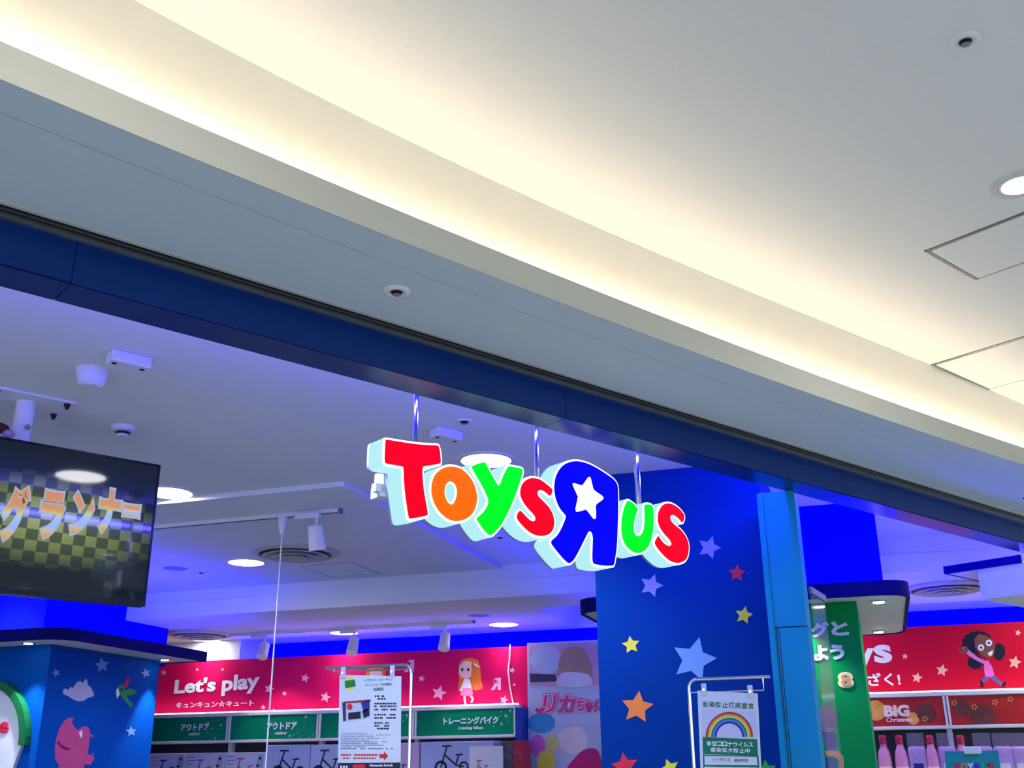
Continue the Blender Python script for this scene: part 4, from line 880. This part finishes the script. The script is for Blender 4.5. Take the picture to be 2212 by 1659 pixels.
def dashes(xa, xb, y, m_, h=3.2, dens=.8, S=ST1, par=n1, sk=.0):
    rr = random.Random(int(xa*7+y)); x = xa; V, Fc = [], []
    while x < xb:
        wv = rr.uniform(2.5, 6)
        if rr.random() < dens:
            L = [S.uv(*v) for v in ((x, y-h/2), (min(x+wv, xb), y-h/2), (min(x+wv, xb), y+h/2), (x, y+h/2))]
            V, Fc = join((V, Fc), prism(S, [L], .006, .0068))
        x += wv+rr.uniform(.8, 1.8)
    if V: o_ = obj('small_print', V, Fc, m_, par); o_['kind'] = 'stuff'
for xa, xb, ys in ((811, 834, (1504, 1510)), (810, 858, (1520, 1526, 1533)), (810, 856, (1544, 1551)), (810, 842, (1562, 1568, 1574))):
    for y in ys: dashes(xa, xb, y, INK, 3.6)
for i in range(9): dashes(738, 738+(62, 108, 70, 98, 62, 100, 78, 92, 52)[i], 1584+i*3.7, INKG, 1.7, .9)
dashes(737, 850, 1617.5, INK, 1.8, .9); dashes(738, 818, 1631, IRED, 4, .95); dashes(742, 812, 1638, IRED, 3, .95)
pr([(821, 1629), (831, 1629), (831, 1623), (840, 1633), (831, 1643), (831, 1638), (821, 1638)], mat('arrow_red', (196, 40, 44), .6), 'arrow_print')
pr([(732, 1648), (866, 1647), (866, 1720), (730, 1720)], INK, 'dark_band')
lettering_px(ST1, 'Nintendo Switch', 800, 1656, 850, 1650, WPRINT, n1, w=.007, th=.0008)
pr([(764, 1652), (790, 1651), (790, 1662), (764, 1662)], IRED, 'red_block', .007)
for x in (737, 743, 749): pr([(x, 1654), (x+3.5, 1654), (x+3.5, 1700), (x, 1700)], WPRINT, 'white_block', .007)

ST2 = Surf((0, 4.68, 0), (1, 0, 0), ZV, (0, -1, 0))
st, rv_ = rod_stand(ST2, (1665, 1476), (1487, 1468), (1650, 1491), 'chrome notice stand holding the rainbow notice before the blue column', False); clips(ST2, ((1521, 1488), (1621, 1492)), st)
q = [ST2.uv(*v) for v in ((1507, 1492), (1637, 1498), (1648, 1720), (1516, 1720))]
n2 = thing('notice_sheet', ST2.at(q[2][0]-.15, q[2][1]), 'white infection prevention notice with a rainbow on a chrome stand', 'notice')
obj('paper', *prism(ST2, [q], .004, .006), PAP, n2)
def p2(L, m_, nm, w=.006): return pr(L, m_, nm, w, ST2, n2)
for i, ch in enumerate('感染防止徹底宣言'):
    x = 1519+i*14.0; lettering_px(ST2, ch, x, 1528+i*.5, x+11.5, 1515+i*.5, GRN, n2, w=.006, th=.0008, bold=.02)
p2([(1517, 1532), (1634, 1536), (1638, 1594), (1519, 1592)], mat('notice_inner', (186, 190, 214), .6), 'picture_panel')
ccx, ccy = 1576, 1591
for i, c_ in enumerate(((150, 60, 50), (214, 140, 60), (206, 206, 80), (30, 120, 90), (70, 120, 210), (40, 30, 130))):
    r0_, r1_ = 51-i*3.9, 51-(i+1)*3.9
    L = [(ccx+r0_*math.cos(a), ccy+1-(r0_*1.06)*math.sin(a)) for a in (math.pi*j/24 for j in range(25))]+[(ccx+r1_*math.cos(a), ccy+1-(r1_*1.06)*math.sin(a)) for a in (math.pi*j/24 for j in range(24, -1, -1))]
    p2(L, mat('rainbow_%d' % i, c_, .6), 'rainbow_band', .007)
p2([(1518, 1592), (1636, 1597), (1638, 1633), (1519, 1629)], mat('notice_green', (10, 110, 80), .6), 'green_band')
for i, ch in enumerate('新型コロナウイルス'):
    x = 1528+i*11.2; lettering_px(ST2, ch, x, 1611+i*.4, x+9.2, 1601+i*.4, WPRINT, n2, w=.007, th=.0008, bold=.01)
for i, ch in enumerate('感染拡大防止中'):
    x = 1536+i*12.4; lettering_px(ST2, ch, x, 1624.5+i*.4, x+10.2, 1614.5+i*.4, WPRINT, n2, w=.007, th=.0008, bold=.01)
p2([(1519, 1630), (1639, 1633), (1644, 1720), (1521, 1720)], mat('notice_green', ()), 'green_frame', .0055)
p2([(1522, 1633), (1635, 1635), (1637, 1653), (1523, 1652)], PAP, 'white_field', .007)
p2([(1522, 1656), (1638, 1658), (1642, 1720), (1523, 1720)], PAP, 'white_field', .007)
lettering_px(ST2, 'トイザらス', 1541, 1645, 1578, 1637.5, INK, n2, w=.008, th=.0008, bold=0)
lettering_px(ST2, '錦糸町店', 1587, 1646.5, 1616, 1638.5, INK, n2, w=.008, th=.0008, bold=0)

# ------------------------------------------------------------------ lamp beams of the fittings above
for o_ in [o_ for o_ in bpy.data.objects if o_.name.split('.')[0] == 'downlight']:
    mall = o_.get('group', '').startswith('concourse')
    spot_light(o_.location+Vector((0, 0, -.012)), o_.location+Vector((0, 0, -3)), MALL_LAMP if mall else (LOW_LAMP if o_.location.z < 2.9 else SHOP_LAMP), 150 if mall else (96 if o_.location.z < 2.9 else 128), (1, .97, .92) if mall else (.88, 1, 1), .06 if mall else .11, 'downlight_beam')
for x in (-5.3, -4.35, -3.4): spot_light((x, 8.60, ZLOW-.26), (x+.12, 8.86, 2.0), SPOT_W*.3, 80, (1, .90, .86))
for sx, sy in lc_spots: spot_light((sx, sy, 2.49), (sx, sy, 0), SPOT_W*2.2, 62, (.95, 1, 1), .02)
for sx, sy in cc_spots: spot_light((sx, sy, 2.49), (sx, sy, 0), SPOT_W*1.6, 100, (1, .95, .9), .02)
print('objects', len(bpy.data.objects))
